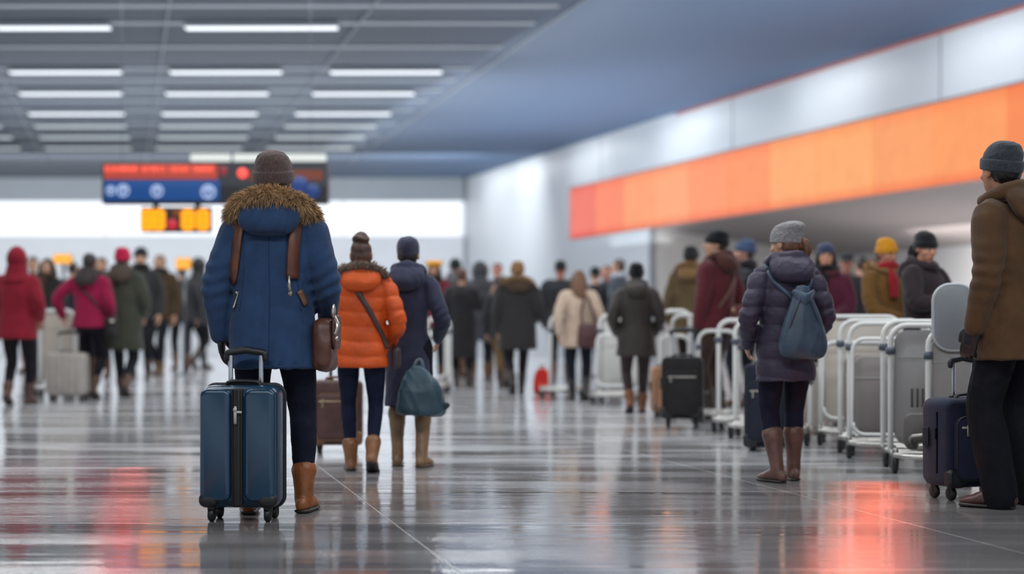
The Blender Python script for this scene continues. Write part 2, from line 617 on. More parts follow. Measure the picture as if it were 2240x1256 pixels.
# ---- lamps
def area(loc, size, energy, color=(1, 1, 1), rot=(0, 0, 0)):
    l = bpy.data.lights.new('lamp', 'AREA'); l.shape = 'RECTANGLE'; l.size, l.size_y = size; l.energy = energy; l.color = color
    o = bpy.data.objects.new('lamp', l); COL.objects.link(o); o.location = loc; o.rotation_euler = rot
    return o


# added unseen uplights wash the ceiling, fittings above give a little direct light
for Y, e in ((4, 420), (20, 520), (38, 800)):
    area((-.236 * Y + 4, Y, 2.9), (18, 12), e, (.86, .93, 1.0), (math.pi, 0, 0))
for Y, e in ((2, 700), (10, 450), (17, 450), (24, 480), (31, 520), (38, 600)):
    area((-.236 * Y + 2.0, Y, ZC - .3), (14, .6), e, (.95, .98, 1.0))
area((-13, 49, 5.2), (24, 1.0), 1500, (.95, .98, 1.0), (math.radians(62), 0, 0))  # added lamp without a fitting, brightens the far wall
for px in (2180, 1820, 1500, 1290, 1160, 1085):
    Y = wall_Y(px)
    p = wall_pt(Y, ZC - .2, -.9)
    area(p, (.3, 3.0), 27, (.95, .98, 1), (0, math.radians(-24), math.atan2(-K, 1)))
for Y in (22, 30, 38, 46):  # added unseen lamps lifting the right wall's overall brightness
    p = wall_pt(Y, 4.4, -7)
    area(p, (2.5, 6), 120, (.95, .98, 1), (0, math.radians(-85), math.atan2(-K, 1)))
for Y in (18, 25, 32):  # added unseen lamps filling the recess wall and the soffit
    p = wall_pt(Y, 2.55, 3.0)
    area(p, (4.2, 5.5), 500, (1, .97, .95), (0, math.radians(-68), math.atan2(-K, 1)))
    area(wall_pt(Y, 1.2, 2.2), (3.0, 5.5), 45, (1, .96, .94), (math.pi, 0, math.atan2(-K, 1)))

# added narrow lamps tint the floor orange and red in place of reflections
def beam(p0, p1, wid, z, e, colr, spread=7):
    a, b = Vector(p0), Vector(p1); c = (a + b) / 2; d = b - a
    o = area((c.x, c.y, z), (wid, d.length), e, colr, (0, 0, -math.atan2(d.x, d.y)))
    o.data.spread = math.radians(spread)


beam((1.12, 5.4), (2.13, 9.6), .22, 4.2, 38, (1.0, .15, .035))
beam((-1.36, 5.6), (-2.45, 10.6), .07, 4.2, 11, (1.0, .12, .09), 5)

w = bpy.data.worlds.new('World'); SC.world = w; w.use_nodes = True
bg = w.node_tree.nodes['Background']; bg.inputs[0].default_value = (.80, .88, 1.0, 1); bg.inputs[1].default_value = .95

cam = bpy.data.cameras.new('Camera'); co = bpy.data.objects.new('Camera', cam); COL.objects.link(co)
co.location = (0, 0, CZ); co.rotation_euler = (math.pi / 2, 0, 0)
cam.sensor_width = 36; cam.lens = 36 * F / 2240; cam.shift_y = 72 / 2240
cam.dof.use_dof = True; cam.dof.focus_distance = 8.25; cam.dof.aperture_fstop = 1.1; cam.dof.aperture_blades = 0
cam.clip_end = 300
SC.camera = co
SC.view_settings.view_transform = 'Standard'
SC.view_settings.look = 'None'
cy = SC.cycles
cy.use_denoising = True
cy.max_bounces = 4; cy.diffuse_bounces = 3; cy.glossy_bounces = 2; cy.transmission_bounces = 1
cy.use_adaptive_sampling = True; cy.adaptive_threshold = .07
cy.sample_clamp_indirect = 4
cy.caustics_reflective = False; cy.caustics_refractive = False
# ---------------------------------------------------------------- people
V3 = lambda *a: np.array(a, float)


def nrm(v):
    return v / (np.linalg.norm(v) + 1e-12)


def ik(a, c, l1, l2, pole):
    d = c - a; L = np.linalg.norm(d)
    if L > (l1 + l2) * .999:
        c = a + d / L * (l1 + l2) * .999; d = c - a; L = np.linalg.norm(d)
    x = (l1 * l1 - l2 * l2 + L * L) / (2 * L)
    h = math.sqrt(max(l1 * l1 - x * x, 0))
    u = d / L
    p = pole - u * np.dot(pole, u)
    return a + u * x + nrm(p) * h, c


ARMS = {   # wrist (outward, forward, up) and elbow pole (outward, forward, up)
    'hang': ((.265, .03, .885), (.5, -.6, 0)),
    'hangin': ((.235, .05, .89), (.6, -.5, 0)),
    'hip': ((.22, .13, .99), (.55, -1, -.1)),
    'pocket': ((.235, .12, .96), (.6, -1, 0)),
    'front': ((.07, .27, 1.06), (.9, -.5, -.5)),
    'high': ((.08, .27, 1.2), (.8, -.2, -.7)),
    'push': ((.2, .36, 1.02), (.5, -.5, -.5)),
    'pull': ((.27, -.17, .92), (.5, -.6, 0)),
    'swingf': ((.24, .22, .93), (.4, -.8, 0)),
    'swingb': ((.25, -.16, .92), (.4, -.8, 0)),
    'out': ((.43, -.06, 1.36), (.7, -.1, -1)),
    'phone': ((.10, .27, 1.42), (.5, -.1, -.9)),
}
LEGS = {   # per foot: outward, forward, yaw outwards, heel pitch
    'stand': ((.10, 0, 9, 0), (.10, .02, 9, 0)),
    'stand2': ((.09, .06, 6, 0), (.11, -.06, 14, 0)),
    'wide': ((.115, -.035, 7, 0), (.15, .02, 6, 0)),
    'close': ((.06, .0, 20, 0), (.105, .14, 4, 0)),
    'edge': ((.06, .04, 9, 0), (.2, .0, 9, 0)),
    'walkL': ((.07, .24, 3, 0), (.07, -.26, 3, 42)),
    'walkR': ((.07, -.26, 3, 42), (.07, .24, 3, 0)),
    'stepL': ((.08, .13, 4, 0), (.08, -.14, 4, 24)),
    'stepR': ((.08, -.14, 4, 24), (.08, .13, 4, 0)),
}


def hand_geo(W, d, n, tdir, grow=0.0, curl=18, k=1.0):
    """Palm, four fingers, thumb. d along fingers, n palm normal, tdir thumb side."""
    g = G()
    g.add(*tube([W - d * .03, W, W + d * .045, W + d * .088], [(.026 + grow, .02 + grow), (.029 + grow, .02 + grow), (.041 + grow, .017 + grow), (.039 + grow, .014 + grow)], 12, 2, ref=tdir))
    for off, ln, cu in ((.030, .070, .9), (.0105, .080, 1.0), (-.0095, .074, 1.08), (-.029, .058, 1.2)):
        p = W + d * .07 + tdir * off
        pts = [p]; a = math.radians(curl * cu * .5)
        p = p + (d * math.cos(a * .5) + n * math.sin(a * .5)) * .03; pts.append(p)
        for q, fr in enumerate((.42, .32, .26)):
            dd = d * math.cos(a) + n * math.sin(a) + tdir * off * .8
            p = p + dd * ln * fr; pts.append(p)
            a += math.radians(curl * cu)
        g.add(*tube(pts, [.0095 + grow, .0098 + grow, .009 + grow, .0083 + grow, .007 + grow], 8, 2))
    p = W + d * .02 + tdir * .024
    pts = [p, p + (d * .62 + tdir * .6 + n * .3) * .03, p + (d * .8 + tdir * .62 + n * .45) * .056, p + (d * .98 + tdir * .52 + n * .55) * .08]
    g.add(*tube(pts, [.0135 + grow, .0125 + grow, .0105 + grow, .0085 + grow], 8, 2))
    return g


def head_geo():
    g = G()
    g.add(*ell((0, -.012, .032), (.077, .097, .085), 20))
    g.add(*stack([(.05, 0, .012, .068, .074), (.02, 0, .022, .068, .072), (-.02, 0, .026, .066, .069), (-.055, 0, .03, .058, .063), (-.085, 0, .036, .045, .052), (-.108, 0, .046, .026, .034)], 20, 3))
    g.add(*tube([(0, .086, .028), (0, .100, .004), (0, .112, -.022)], [(.009, .010), (.011, .012), (.016, .011)], 10, 3))
    g.add(*ell((0, .084, .036), (.052, .013, .010), 14))
    g.add(*ell((0, .088, -.058), (.024, .010, .006), 12)); g.add(*ell((0, .087, -.069), (.02, .010, .007), 12))
    g.add(*ell((0, .078, -.096), (.02, .014, .014), 12))
    for s in (-1, 1):
        g.add(*ell((s * .078, -.006, -.002), (.010, .021, .033), 12))
        g.add(*ell((s * .04, .064, -.02), (.024, .022, .02), 12))
    return g


def foot_path():
    return ([(0, -.055, .04), (0, -.02, .048), (0, .05, .05), (0, .115, .036), (0, .185, .026)],
            [(.031, .038), (.038, .046), (.041, .048), (.048, .035), (.034, .022)])


def person(label, px, fy, hy, rot=0.0, k=None, coat='#333333', ckind='cloth', hem=.78, flare=1.06, bulk=1.0, waist=.93,
           hood=None, hoodc=None, fur=None, furn=500, furl=.042, hat=None, hatc='#333333', cuff=True, slouch=0.0, hair=None, hairc='#3a2a20',
           scarf=None, trousers='#1c1f2a', tkind='denim', slim=1.0, wide=0.0, boots='#5a3a26', bt=.24, sole='#241c18',
           gloves=None, skin='#c99a7e', armL='hang', armR='hang', legs='stand', turn=0.0, nod=0.0, vox=.016, quilt=0.0, fold=.005,
           top=None, lean=0.0, curl=22, face=False, sleeve=1.0, group='travellers in the hall', seed=None, wr=None, hscale=1.0, depth=None, hoodw=1.0):
    if depth is not None:
        loc = Vector(((px - CX) * depth / F, depth, 0))
    else:
        loc = ground(px, fy)
    Y = loc.y
    extra = {None: .0, 'beanie': .03, 'cap': .025, 'beret': .05, 'pom': .06, 'bun': .075}.get(hat, .02)
    if hair == 'bun' and hat is None: extra = .07
    if hood == 'up': extra = max(extra, .055)
    if k is None:
        topz = CZ + (HZ - hy) * Y / F
        k = topz / (1.75 + extra)
    seed = seed if seed is not None else int(px * 7 + hy)
    out = {'k': k, 'loc': loc, 'rot': math.radians(rot)}
    legL, legR = LEGS[legs]
    drop = .035 if legs.startswith('walk') else (.012 if legs.startswith('step') else 0)
    LN = np.array((0, lean, 0))

    def lz(p):      # lean the upper body forward
        p = np.array(p, float); p[..., 1] += lean * np.clip((p[..., 2] - .95) / .8, 0, 1.2); p[..., 2] -= drop
        return p

    # joints
    J = {}
    for side, s, lg in (('L', -1, legL), ('R', 1, legR)):
        ox, oy, yaw, pit = lg
        yw = math.radians(-s * yaw)
        fw = V3(-math.sin(yw), math.cos(yw), 0)
        ph = math.radians(pit)
        flat = V3(s * ox, oy, 0)
        ball = flat + fw * .12
        ank = ball + fw * (-.12 * math.cos(ph) + .07 * math.sin(ph)) + V3(0, 0, .12 * math.sin(ph) + .07 * math.cos(ph) + .012)
        hip = V3(s * .095, 0, .93 - drop)
        knee, ank2 = ik(hip, ank, .44, .43, V3(s * .12, 1, 0))
        J['hip' + side], J['knee' + side], J['ank' + side] = hip, knee, ank2
        J['foot' + side] = (fw, ph, ball, s)
    for side, s, am in (('L', -1, armL), ('R', 1, armR)):
        w, pole = ARMS[am] if isinstance(am, str) else am
        sh = lz(V3(s * .172 * (.55 + .45 * bulk), -.005, 1.415))
        wr_ = lz(V3(s * w[0], w[1], w[2]))
        el, wr2 = ik(sh, wr_, .295, .265, V3(s * pole[0], pole[1], pole[2]))
        J['sh' + side], J['el' + side], J['wr' + side] = sh, el, wr2
    HM = Matrix.Translation(Vector(lz(V3(0, .015, 1.637)))) @ Matrix.Rotation(math.radians(turn), 4, 'Z') @ Matrix.Rotation(math.radians(-nod), 4, 'X')
    out['J'], out['HM'] = J, HM

    # ---- body, one continuous surface
    g = G()
    V, f = stack([(.86, 0, 0, .11, .085), (.95, 0, 0, .145, .10), (1.1, 0, .005, .12, .085), (1.25, 0, 0, .145, .10), (1.38, 0, -.01, .15, .085), (1.45, 0, -.012, .10, .06), (1.5, 0, -.01, .055, .055)], 16, 2)
    g.add(lz(V), f)
    g.add(*tube([lz(V3(0, -.015, 1.42)), lz(V3(0, -.01, 1.52)), np.array(HM @ Vector((0, -.015, -.03)))], [.06, .055, .056], 14, 3))
    hg = head_geo(); hg.xf(HM); g.join(hg)
    hands = {}
    for side, s in (('L', -1), ('R', 1)):
        sh, el, w_ = J['sh' + side], J['el' + side], J['wr' + side]
        g.add(*tube([sh + V3(-s * .06, 0, 0), sh, (sh + el) / 2, el, (el + w_) / 2, w_], [.04, .045, .038, .03, .031, .025], 12, 3))
        g.add(*tube([J['hip' + side], (J['hip' + side] + J['knee' + side]) / 2, J['knee' + side], J['knee' + side] * .6 + J['ank' + side] * .4, J['ank' + side]], [.078, .068, .048, .046, .03], 12, 3))
        fw, ph, ball, _ = J['foot' + side]
        g.add(*tube([J['ank' + side], ball + V3(0, 0, .03)], [.03, .022], 10, 1))
        d = nrm(w_ - el)
        n0 = V3(-s, .1, 0) if abs(d[2]) > .6 else V3(-s * .4, 0, -1)
        n0 = nrm(n0 - d * np.dot(n0, d))
        td = np.cross(n0, d)
        if np.dot(td, V3(0, 1, .8)) < 0: td = -td
        hands[side] = (w_, d, n0, nrm(td))
        g.join(hand_geo(*hands[side], curl=curl))
    out['hands'] = hands
    me = fuse(g, (.007 if vox < .013 else .009) if not face else .0062, 2)
    scale_mesh(me, k)
    root = put('person', me, mat(skin, 'skin'), loc=loc, rz=math.radians(rot))
    tag(root, label, 'person', group)
    out['root'] = root

    # ---- eyes, brows
    if face:
        for s in (-1, 1):
            ge = g1(ell((s * .031, .079, .012), (.014, .009, .008), 10)); ge.xf(HM); ge.v = [v * k for v in ge.v]
            e = put('eye', ge, mat('#e8e2dc', 'plastic'), root)
            gi = g1(ell((s * .031, .0865, .012), (.0065, .003, .0068), 10)); gi.xf(HM); gi.v = [v * k for v in gi.v]
            put('iris', gi, mat('#2a1c14', 'plastic'), e)
            gb = g1(tube([(s * .014, .096, .03), (s * .032, .097, .036), (s * .05, .084, .03)], [.004, .0045, .003], 8, 3)); gb.xf(HM); gb.v = [v * k for v in gb.v]
            put('eyebrow', gb, mat(hairc, 'hair'), root)
        gl_ = g1(ell((0, .0965, -.0595), (.022, .005, .0045), 10), ell((0, .0955, -.068), (.019, .005, .0055), 10)); gl_.xf(HM); gl_.v = [v * k for v in gl_.v]
        put('lips', gl_, mat('#9c5a50', 'skin'), root)

    # ---- trousers
    g = G()
    g.add(*stack([(.80 - drop, 0, 0, .10, .08), (.88 - drop, 0, 0, .165, .115), (.97 - drop, 0, 0, .168, .115), (1.08 - drop, 0, 0, .14, .10)], 18, 2))
    for side in 'LR':
        h, kn, an = J['hip' + side], J['knee' + side], J['ank' + side]
        if wide:
            r = [.098 * slim, .092 * slim, .074 * slim + wide * .3, .07 * slim + wide * .6, .06 * slim + wide * .85, .05 * slim + wide]
            end = an + V3(0, 0, -.03)
        else:
            L_ = np.linalg.norm(kn - an); te = min(max(bt - .085, .05) / L_, .8)
            end = kn * te + an * (1 - te)
            rr = np.interp([te + (1 - te) * .66, te + (1 - te) * .3, te], [0, .25, .7, 1], [.046, .05, .064, .066]) * slim
            r = [.098 * slim, .088 * slim, .068 * slim, rr[0], rr[1], rr[2]]
        g.add(*tube([h, (h + kn) / 2, kn, kn * .66 + end * .34, kn * .3 + end * .7, end], r, 14, 3))
    me = fuse(g, max(vox * .8, .008), 2)
    displace(me, lambda c: folds(c, seed + 1, 16) * .004)
    scale_mesh(me, k)
    put('trousers', me, mat(trousers, tkind), root)

    # ---- boots
    for side in 'LR':
        fw, ph, ball, s = J['foot' + side]
        yaw = math.atan2(-fw[0], fw[1])
        FM = Matrix.Translation(Vector(ball) + Vector((0, 0, .0))) @ Matrix.Rotation(yaw, 4, 'Z') @ Matrix.Rotation(-ph, 4, 'X') @ Matrix.Translation((0, -.12, 0))
        g = G()
        P, R = foot_path()
        V, f = tube(P, R, 14, 3)
        V[:, 2] = np.maximum(V[:, 2], .016); g.add(V, f); g.xf(FM)
        an, kn = J['ank' + side], J['knee' + side]
        up = nrm(kn - an); L = max(bt - .08, .02)
        g.add(*tube([an - up * .03, an + up * L * .4, an + up * L], [(.047, .052), (.053, .058), (.073 * max(slim, .95) if bt > .3 else .064, .076 * max(slim, .95) if bt > .3 else .068)], 14, 3))
        me = fuse(g, max(vox * .7, .007), 2)
        displace(me, lambda c: folds(c, seed + 3, 22) * .003)
        scale_mesh(me, k)
        b = put('boot', me, mat(boots, 'leather'), root)
        V, f = tube([(p[0], p[1] * 1.03, .012) for p in P], [(r[0] + .005, .014) for r in R], 14, 3)
        V[:, 2] = np.clip(V[:, 2], 0.0, .024); gs = G().add(V, f); gs.xf(FM); gs.v = [v * k for v in gs.v]
        put('sole', gs, mat(sole, 'plastic'), b)

    # ---- coat
    B = bulk
    hz = hem * 1.0
    hr, hy_ = .205 * B * flare, .15 * B * flare
    tors = [(1.505, 0, -.008, .072, .072), (1.478, 0, -.012, .105 * (.5 + .5 * B), .088), (1.44, 0, -.012, .158 * (.4 + .6 * B), .108), (1.37, 0, -.01, .192 * B, .128 * B),
            (1.25, 0, -.003, .198 * B, .14 * B), (1.08, 0, .002, .198 * B * waist, .136 * B), (.95, 0, 0, .2 * B * (.6 + .4 * flare), .145 * B)]
    if hz < .9:
        tors.append(((.95 + hz) / 2, 0, 0, (.2 * B + hr) / 2, (.147 * B + hy_) / 2))
    tors += [(hz + .012, 0, 0, hr, hy_), (hz, 0, 0, hr * .96, hy_ * .95)]
    g = G(); V, f = stack(tors, 30, 3, 2.25); g.add(lz(V), f)
    for side, s in (('L', -1), ('R', 1)):
        sh, el, w_ = J['sh' + side], J['el' + side], J['wr' + side]
        wend = w_ - nrm(w_ - el) * .0
        q = sleeve * B
        g.add(*tube([sh + V3(-s * .08, 0, -.01), sh + V3(0, 0, -.005), sh * .62 + el * .38, sh * .25 + el * .75, el * .85 + w_ * .15, el * .45 + w_ * .55, wend],
                    [.078 * q, .082 * q, .079 * q, .072 * q, .068 * q, .062 * q, .05 * q], 16, 3))
    me = fuse(g, vox, 3)

    def dis(c):
        d = folds(c, seed, 9 if vox > .012 else 11) * fold
        for side in 'LR':
            el = J['el' + side]
            m = np.exp(-((c - el) ** 2).sum(1) / .11 ** 2)
            ax = nrm(J['wr' + side] - J['sh' + side])
            d += m * np.sin((c @ ax) * 95 + 2 * np.sin(c[:, 0] * 25)) * fold * .9
        if quilt:
            ph_ = (c[:, 2] + .012 * np.sin(c[:, 0] * 9 + seed)) / quilt * math.pi
            d += quilt * .11 * (np.abs(np.sin(ph_)) ** .55 - .55)
        return d
    displace(me, dis)
    scale_mesh(me, k)
    co_ = put('coat', me, mat(coat, ckind), root)
    out['coat'] = co_
    bmq = bmesh.new(); bmq.from_mesh(me); out['bvh'] = BVHTree.FromBMesh(bmq); bmq.free()

    # ---- gloves
    if gloves:
        for side in 'LR':
            W, d, n0, td = hands[side]
            g = hand_geo(W, d, n0, td, grow=.0035, curl=curl)
            g.add(*tube([W - d * .06, W + d * .01], [.036, .032], 12, 1))
            me = fuse(g, .0058 if vox < .013 else .008, 1); scale_mesh(me, k)
            put('glove', me, mat(gloves, 'leather'), root)

    # ---- hood
    hc = hoodc or coat
    hpart = None
    if hood == 'down':
        g = G(); c0 = lz(V3(0, 0, 0))
        W_ = hoodw
        ring = [(math.sin(a) * .105 * W_, -.015 - math.cos(a) * .105, 1.53 + .025 * math.cos(a) - .03 * (1 - math.cos(a)) * .5) for a in np.linspace(0, 2 * math.pi, 13)[:-1]]
        V, f = tube(ring, [.042] * 12, 12, 2, loop=True); g.add(lz(V), f)
        V, f = stack([(1.365, 0, -.15, .05 * W_, .03), (1.385, 0, -.155, .10 * W_, .06), (1.43, 0, -.145, .135 * W_, .085), (1.49, 0, -.12, .14 * W_, .09), (1.535, 0, -.10, .12 * W_, .075), (1.56, 0, -.095, .09 * W_, .045)], 22, 3)
        g.add(lz(V), f)
        me = fuse(g, max(vox * .7, .008), 3)
        displace(me, lambda c: folds(c, seed + 9, 16) * fold * 1.2)
        scale_mesh(me, k)
        hpart = put('hood', me, mat(hc, ckind), root)
    elif hood == 'up':
        g = G()
        V, f = ell((0, -.03, .03), (.118, .135, .145), 22); V[:, 2] += np.maximum(-V[:, 1], 0) * .12
        gg = G().add(V, f); gg.xf(HM); g.join(gg)
        V, f = stack([(1.40, 0, -.04, .175, .12), (1.46, 0, -.035, .15, .115), (1.52, 0, -.025, .125, .11), (1.58, 0, -.015, .115, .115)], 22, 3); g.add(lz(V), f)
        me = fuse(g, max(vox * .8, .009), 3)
        displace(me, lambda c: folds(c, seed + 9, 12) * fold * 1.2)
        fc = HM @ Vector((0, .1, -.01)); bmq = bmesh.new(); bmq.from_mesh(me)
        bmesh.ops.delete(bmq, geom=[v for v in bmq.verts if (HM.inverted() @ v.co).y > .035 and abs((HM.inverted() @ v.co).x) < .075 and -.10 < (HM.inverted() @ v.co).z < .085], context='VERTS')
        bmq.to_mesh(me); bmq.free()
        scale_mesh(me, k)
        hpart = put('hood', me, mat(hc, ckind), root)
    if fur:
        W_ = hoodw
        if hood == 'up':
            path = [np.array(HM @ Vector((.098 * math.sin(a), .06 - .02 * math.cos(a), .02 + .125 * math.cos(a)))) for a in np.linspace(-2.5, 2.5, 11)]
        else:
            path = [lz(V3(*q)) for q in ((-.172 * W_, .01, 1.455), (-.16 * W_, -.06, 1.49), (-.115 * W_, -.13, 1.535), (0, -.17, 1.565), (.115 * W_, -.13, 1.535), (.16 * W_, -.06, 1.49), (.172 * W_, .01, 1.455))]
        put('fur_trim', fur_geo(path, .030, furl, furn, k, seed), mat(fur, 'fur'), hpart or root)

    # ---- scarf
    if scarf:
        g = G()
        ring = [(math.sin(a) * .088, -.005 - math.cos(a) * .088, 1.525 + .012 * math.cos(a * 2)) for a in np.linspace(0, 2 * math.pi, 13)[:-1]]
        V, f = tube(ring, [(.04, .042)] * 12, 12, 2, loop=True); g.add(lz(V), f)
        V, f = tube([(.02, .095, 1.5), (.03, .15, 1.4), (.03, .165, 1.25)], [(.045, .02), (.055, .02), (.05, .016)], 12, 3); g.add(lz(V), f)
        me = fuse(g, .009, 2); displace(me, lambda c: folds(c, seed + 5, 24) * .005); scale_mesh(me, k)
        put('scarf', me, mat(scarf, 'knit'), root)

    # ---- hair
    if hair:
        g = G()
        if hair != 'fringe':
            V, f = ell((0, -.018, .04), (.083, .099, .088), 20); g.add(V, f)
        if hair == 'short':
            V, f = ell((0, -.045, -.0), (.08, .07, .075), 18); g.add(V, f)
        if hair in ('long', 'ponytail', 'bun'):
            V, f = ell((0, -.05, -.01), (.084, .068, .09), 18); g.add(V, f)
        if hair == 'long':
            for s in (-1, 1):
                V, f = tube([(s * .07, .015, .04), (s * .088, .02, -.05), (s * .095, .03, -.15), (s * .09, .045, -.24)], [(.026, .04), (.026, .045), (.026, .04), (.012, .02)], 12, 3); g.add(V, f)
            V, f = tube([(0, -.08, .03), (0, -.105, -.08), (.01, -.125, -.19), (.02, -.13, -.29), (.025, -.125, -.36)], [(.08, .04), (.098, .045), (.09, .04), (.06, .03), (.02, .012)], 16, 3); g.add(V, f)
        if hair == 'ponytail':
            V, f = tube([(.02, -.09, .03), (.035, -.135, .0), (.045, -.14, -.07), (.04, -.12, -.14)], [.02, .03, .03, .01], 12, 3); g.add(V, f)
        if hair == 'bun':
            V, f = ell((0, -.045, .135), (.058, .055, .05), 14); g.add(V, f)
            V, f = tube([(.05 * math.cos(a), -.045 + .05 * math.sin(a), .125 + .01 * math.sin(2 * a)) for a in np.linspace(0, 2 * math.pi, 9)[:-1]], [.02] * 8, 8, 2, loop=True); g.add(V, f)
        g.xf(HM)
        me = fuse(g, .008, 2)
        displace(me, lambda c: folds(c, seed + 4, 40, (1, 1, .2)) * .004)
        scale_mesh(me, k)
        put('hair', me, mat(hairc, 'hair'), root)

    # ---- hat
    if hat in ('beanie', 'pom'):
        sl = slouch
        TM = HM @ Matrix.Translation((0, -.012, .022)) @ Matrix.Rotation(math.radians(10), 4, 'X') @ Matrix.Scale(hscale, 4)
        rows_ = [(-.012, 0, 0, .086, .108), (.03, 0, 0, .089, .111), (.065, 0, -.004 - sl * .2, .087, .107), (.1, 0, -.012 - sl * .6, .074 + sl * .2, .09 + sl * .2), (.122, 0, -.02 - sl, .052, .06), (.132, 0, -.022 - sl, .02, .024)]
        g = G(); V, f = stack(rows_, 28, 4); g.add(V, f); g.xf(TM)
        me = fuse(g, max(.006, vox * .55), 2)
        displace(me, lambda c: folds(c, seed + 6, 26, (1, 1, 1.6)) * .003)
        scale_mesh(me, k)
        h = put('hat', me, mat(hatc, 'knit'), root)
        if cuff:
            g = G(); V, f = stack([(-.018, 0, 0, .089, .111), (-.012, 0, 0, .0945, .1165), (.022, 0, 0, .0975, .1195), (.034, 0, 0, .0955, .1175), (.04, 0, -.001, .088, .11)], 28, 3); g.add(V, f); g.xf(TM); g.v = [v * k for v in g.v]
            put('cuff', g, mat(hatc, 'knit'), h)
        if hat == 'pom':
            gp_ = G(); V, f = ell((0, -.02, .15), (.034, .034, .03), 12); gp_.add(V, f); gp_.xf(TM); gp_.v = [v * k for v in gp_.v]
            put('pompom', gp_, mat(hatc, 'knit'), h)
    elif hat in ('cap', 'beret'):
        TM = HM @ Matrix.Translation((0, -.008, .05))
        bw = 1.0 if hat == 'cap' else 1.55
        g = G(); V, f = stack([(-.015, 0, 0, .086, .106), (.01, 0, 0, .09, .11), (.035, 0, -.005, .09 * bw, .1 * bw), (.062, 0, -.01, .086 * bw, .096 * bw), (.082, 0, -.012, .06 * bw, .065 * bw), (.09, 0, -.012, .02, .02)], 24, 3); g.add(V, f)
        if hat == 'cap':
            V, f = tube([(0, .085, -.008), (0, .13, -.012), (0, .16, -.022)], [(.075, .008), (.07, .007), (.045, .006)], 14, 3); g.add(V, f)
        g.xf(TM); me = fuse(g, .009, 2); scale_mesh(me, k)
        put('hat', me, mat(hatc, 'knit'), root)
    return out


def fur_geo(path, r0, hl, n, k, seed):
    r = np.random.default_rng(seed)
    P = cat(np.array(path), 10)
    g = G()
    V, f = tube(path, [r0 * .8] + [r0] * (len(path) - 2) + [r0 * .8], 12, 4); g.add(V * k, f)
    T = np.gradient(P, axis=0); T /= np.linalg.norm(T, axis=1, keepdims=True)
    cen = P.mean(0)
    for _ in range(n):
        i = r.integers(0, len(P)); p, t = P[i], T[i]
        a = r.normal(size=3); a -= t * np.dot(a, t); a = nrm(a)
        base = p + a * r0 * .85 + t * r.normal() * .008
        L = hl * r.uniform(.55, 1.1)
        d = nrm(a + t * r.normal() * .35 + r.normal(size=3) * .22 + V3(0, 0, -.12))
        s = nrm(np.cross(d, r.normal(size=3)))
        w = .0026 if n < 3000 else .0018
        m1 = base + d * L * .55; tip = base + d * L + V3(0, 0, -.25) * L + t * r.normal() * .006
        g.add(np.array([base - s * w, base + s * w, m1 + s * w * .8, m1 - s * w * .8, tip]) * k, [(0, 1, 2, 3), (3, 2, 4)])
    return g


def ribbon(pr, pts, w, th=.008, lift=.008, n=5):
    """Flat strap over the coat of person pr. pts: ('b'|'f'|'t'|'l'|'r', a, b) rays onto the coat (in k=1 metres), or ('p',x,y,z)."""
    k = pr['k']; P = []; Nn = []
    dirs = {'b': (lambda a, b: (Vector((a, -1.2, b)), Vector((0, 1, 0)))), 'f': (lambda a, b: (Vector((a, 1.2, b)), Vector((0, -1, 0)))),
            't': (lambda a, b: (Vector((a, b, 2.2)), Vector((0, 0, -1)))), 'l': (lambda a, b: (Vector((-1.2, a, b)), Vector((1, 0, 0)))), 'r': (lambda a, b: (Vector((1.2, a, b)), Vector((-1, 0, 0))))}
    D = []
    for q in pts:
        if q[0] == 'p': D.append(('p', np.array(q[1:4], float)))
        else: D.append((q[0], np.array(q[1:3], float)))
    for i in range(len(D) - 1):
        (ka, a), (kb, b) = D[i], D[i + 1]
        for j in range(n if i < len(D) - 2 else n + 1):
            t = j / n
            if ka == kb and ka != 'p':
                c = a + (b - a) * t; seq = [(ka, c)]
            elif ka == 'p' and kb == 'p':
                P.append((a + (b - a) * t) * k); Nn.append(V3(0, -1, 0)); continue
            else:
                seq = [(ka, a)] if t < .5 else [(kb, b)]
            kk, c = seq[0]
            if kk == 'p':
                P.append(c * k); Nn.append(V3(0, -1, 0)); continue
            o, d = dirs[kk](*(c * k))
            hit, nr, _, _ = pr['bvh'].ray_cast(o, d)
            if hit is None: continue
            P.append(np.array(hit) + np.array(nr) * (lift + th / 2)); Nn.append(np.array(nr))
    # drop duplicates, smooth
    P2, N2 = [P[0]], [Nn[0]]
    for p, q in zip(P[1:], Nn[1:]):
        if np.linalg.norm(p - P2[-1]) > .004: P2.append(p); N2.append(q)
    P, Nn = np.array(P2), np.array(N2)
    for _ in range(2):
        P[1:-1] = P[1:-1] * .5 + (P[:-2] + P[2:]) * .25; Nn[1:-1] = Nn[1:-1] * .5 + (Nn[:-2] + Nn[2:]) * .25
    T = np.gradient(P, axis=0)
    V = []
    for p, nn, t in zip(P, Nn, T):
        t = nrm(t); s = nrm(np.cross(t, nn)); u = nrm(np.cross(s, t))
        for a, b in ((-1, -1), (-.8, 1), (.8, 1), (1, -1)):
            V.append(p + s * a * w / 2 + u * b * th / 2)
    m = len(P)
    return np.array(V), ring_faces(m, 4)


def carried(pr, name, label, catg, parts, group=None):
    """A thing carried by person pr; parts: list of (name, G or mesh, material, index of parent part or None) in person space (already scaled)."""
    vs = [(p[1].verts() if isinstance(p[1], G) else coords(p[1])) for p in parts]
    al = np.concatenate(vs); c = (al.min(0) + al.max(0)) / 2; c[2] = al[:, 2].min()
    M = Matrix.Translation(pr['loc']) @ Matrix.Rotation(pr['rot'], 4, 'Z')
    root = thing(name, label, catg, M @ Vector(c), pr['rot'], group)
    obs = []
    for (nm, geo, m, par) in parts:
        if isinstance(geo, G): geo.v = [v - c for v in geo.v]
        else: set_coords(geo, coords(geo) - c)
        obs.append(put(nm, geo, m, parent=root if par is None else obs[par]))
    return root
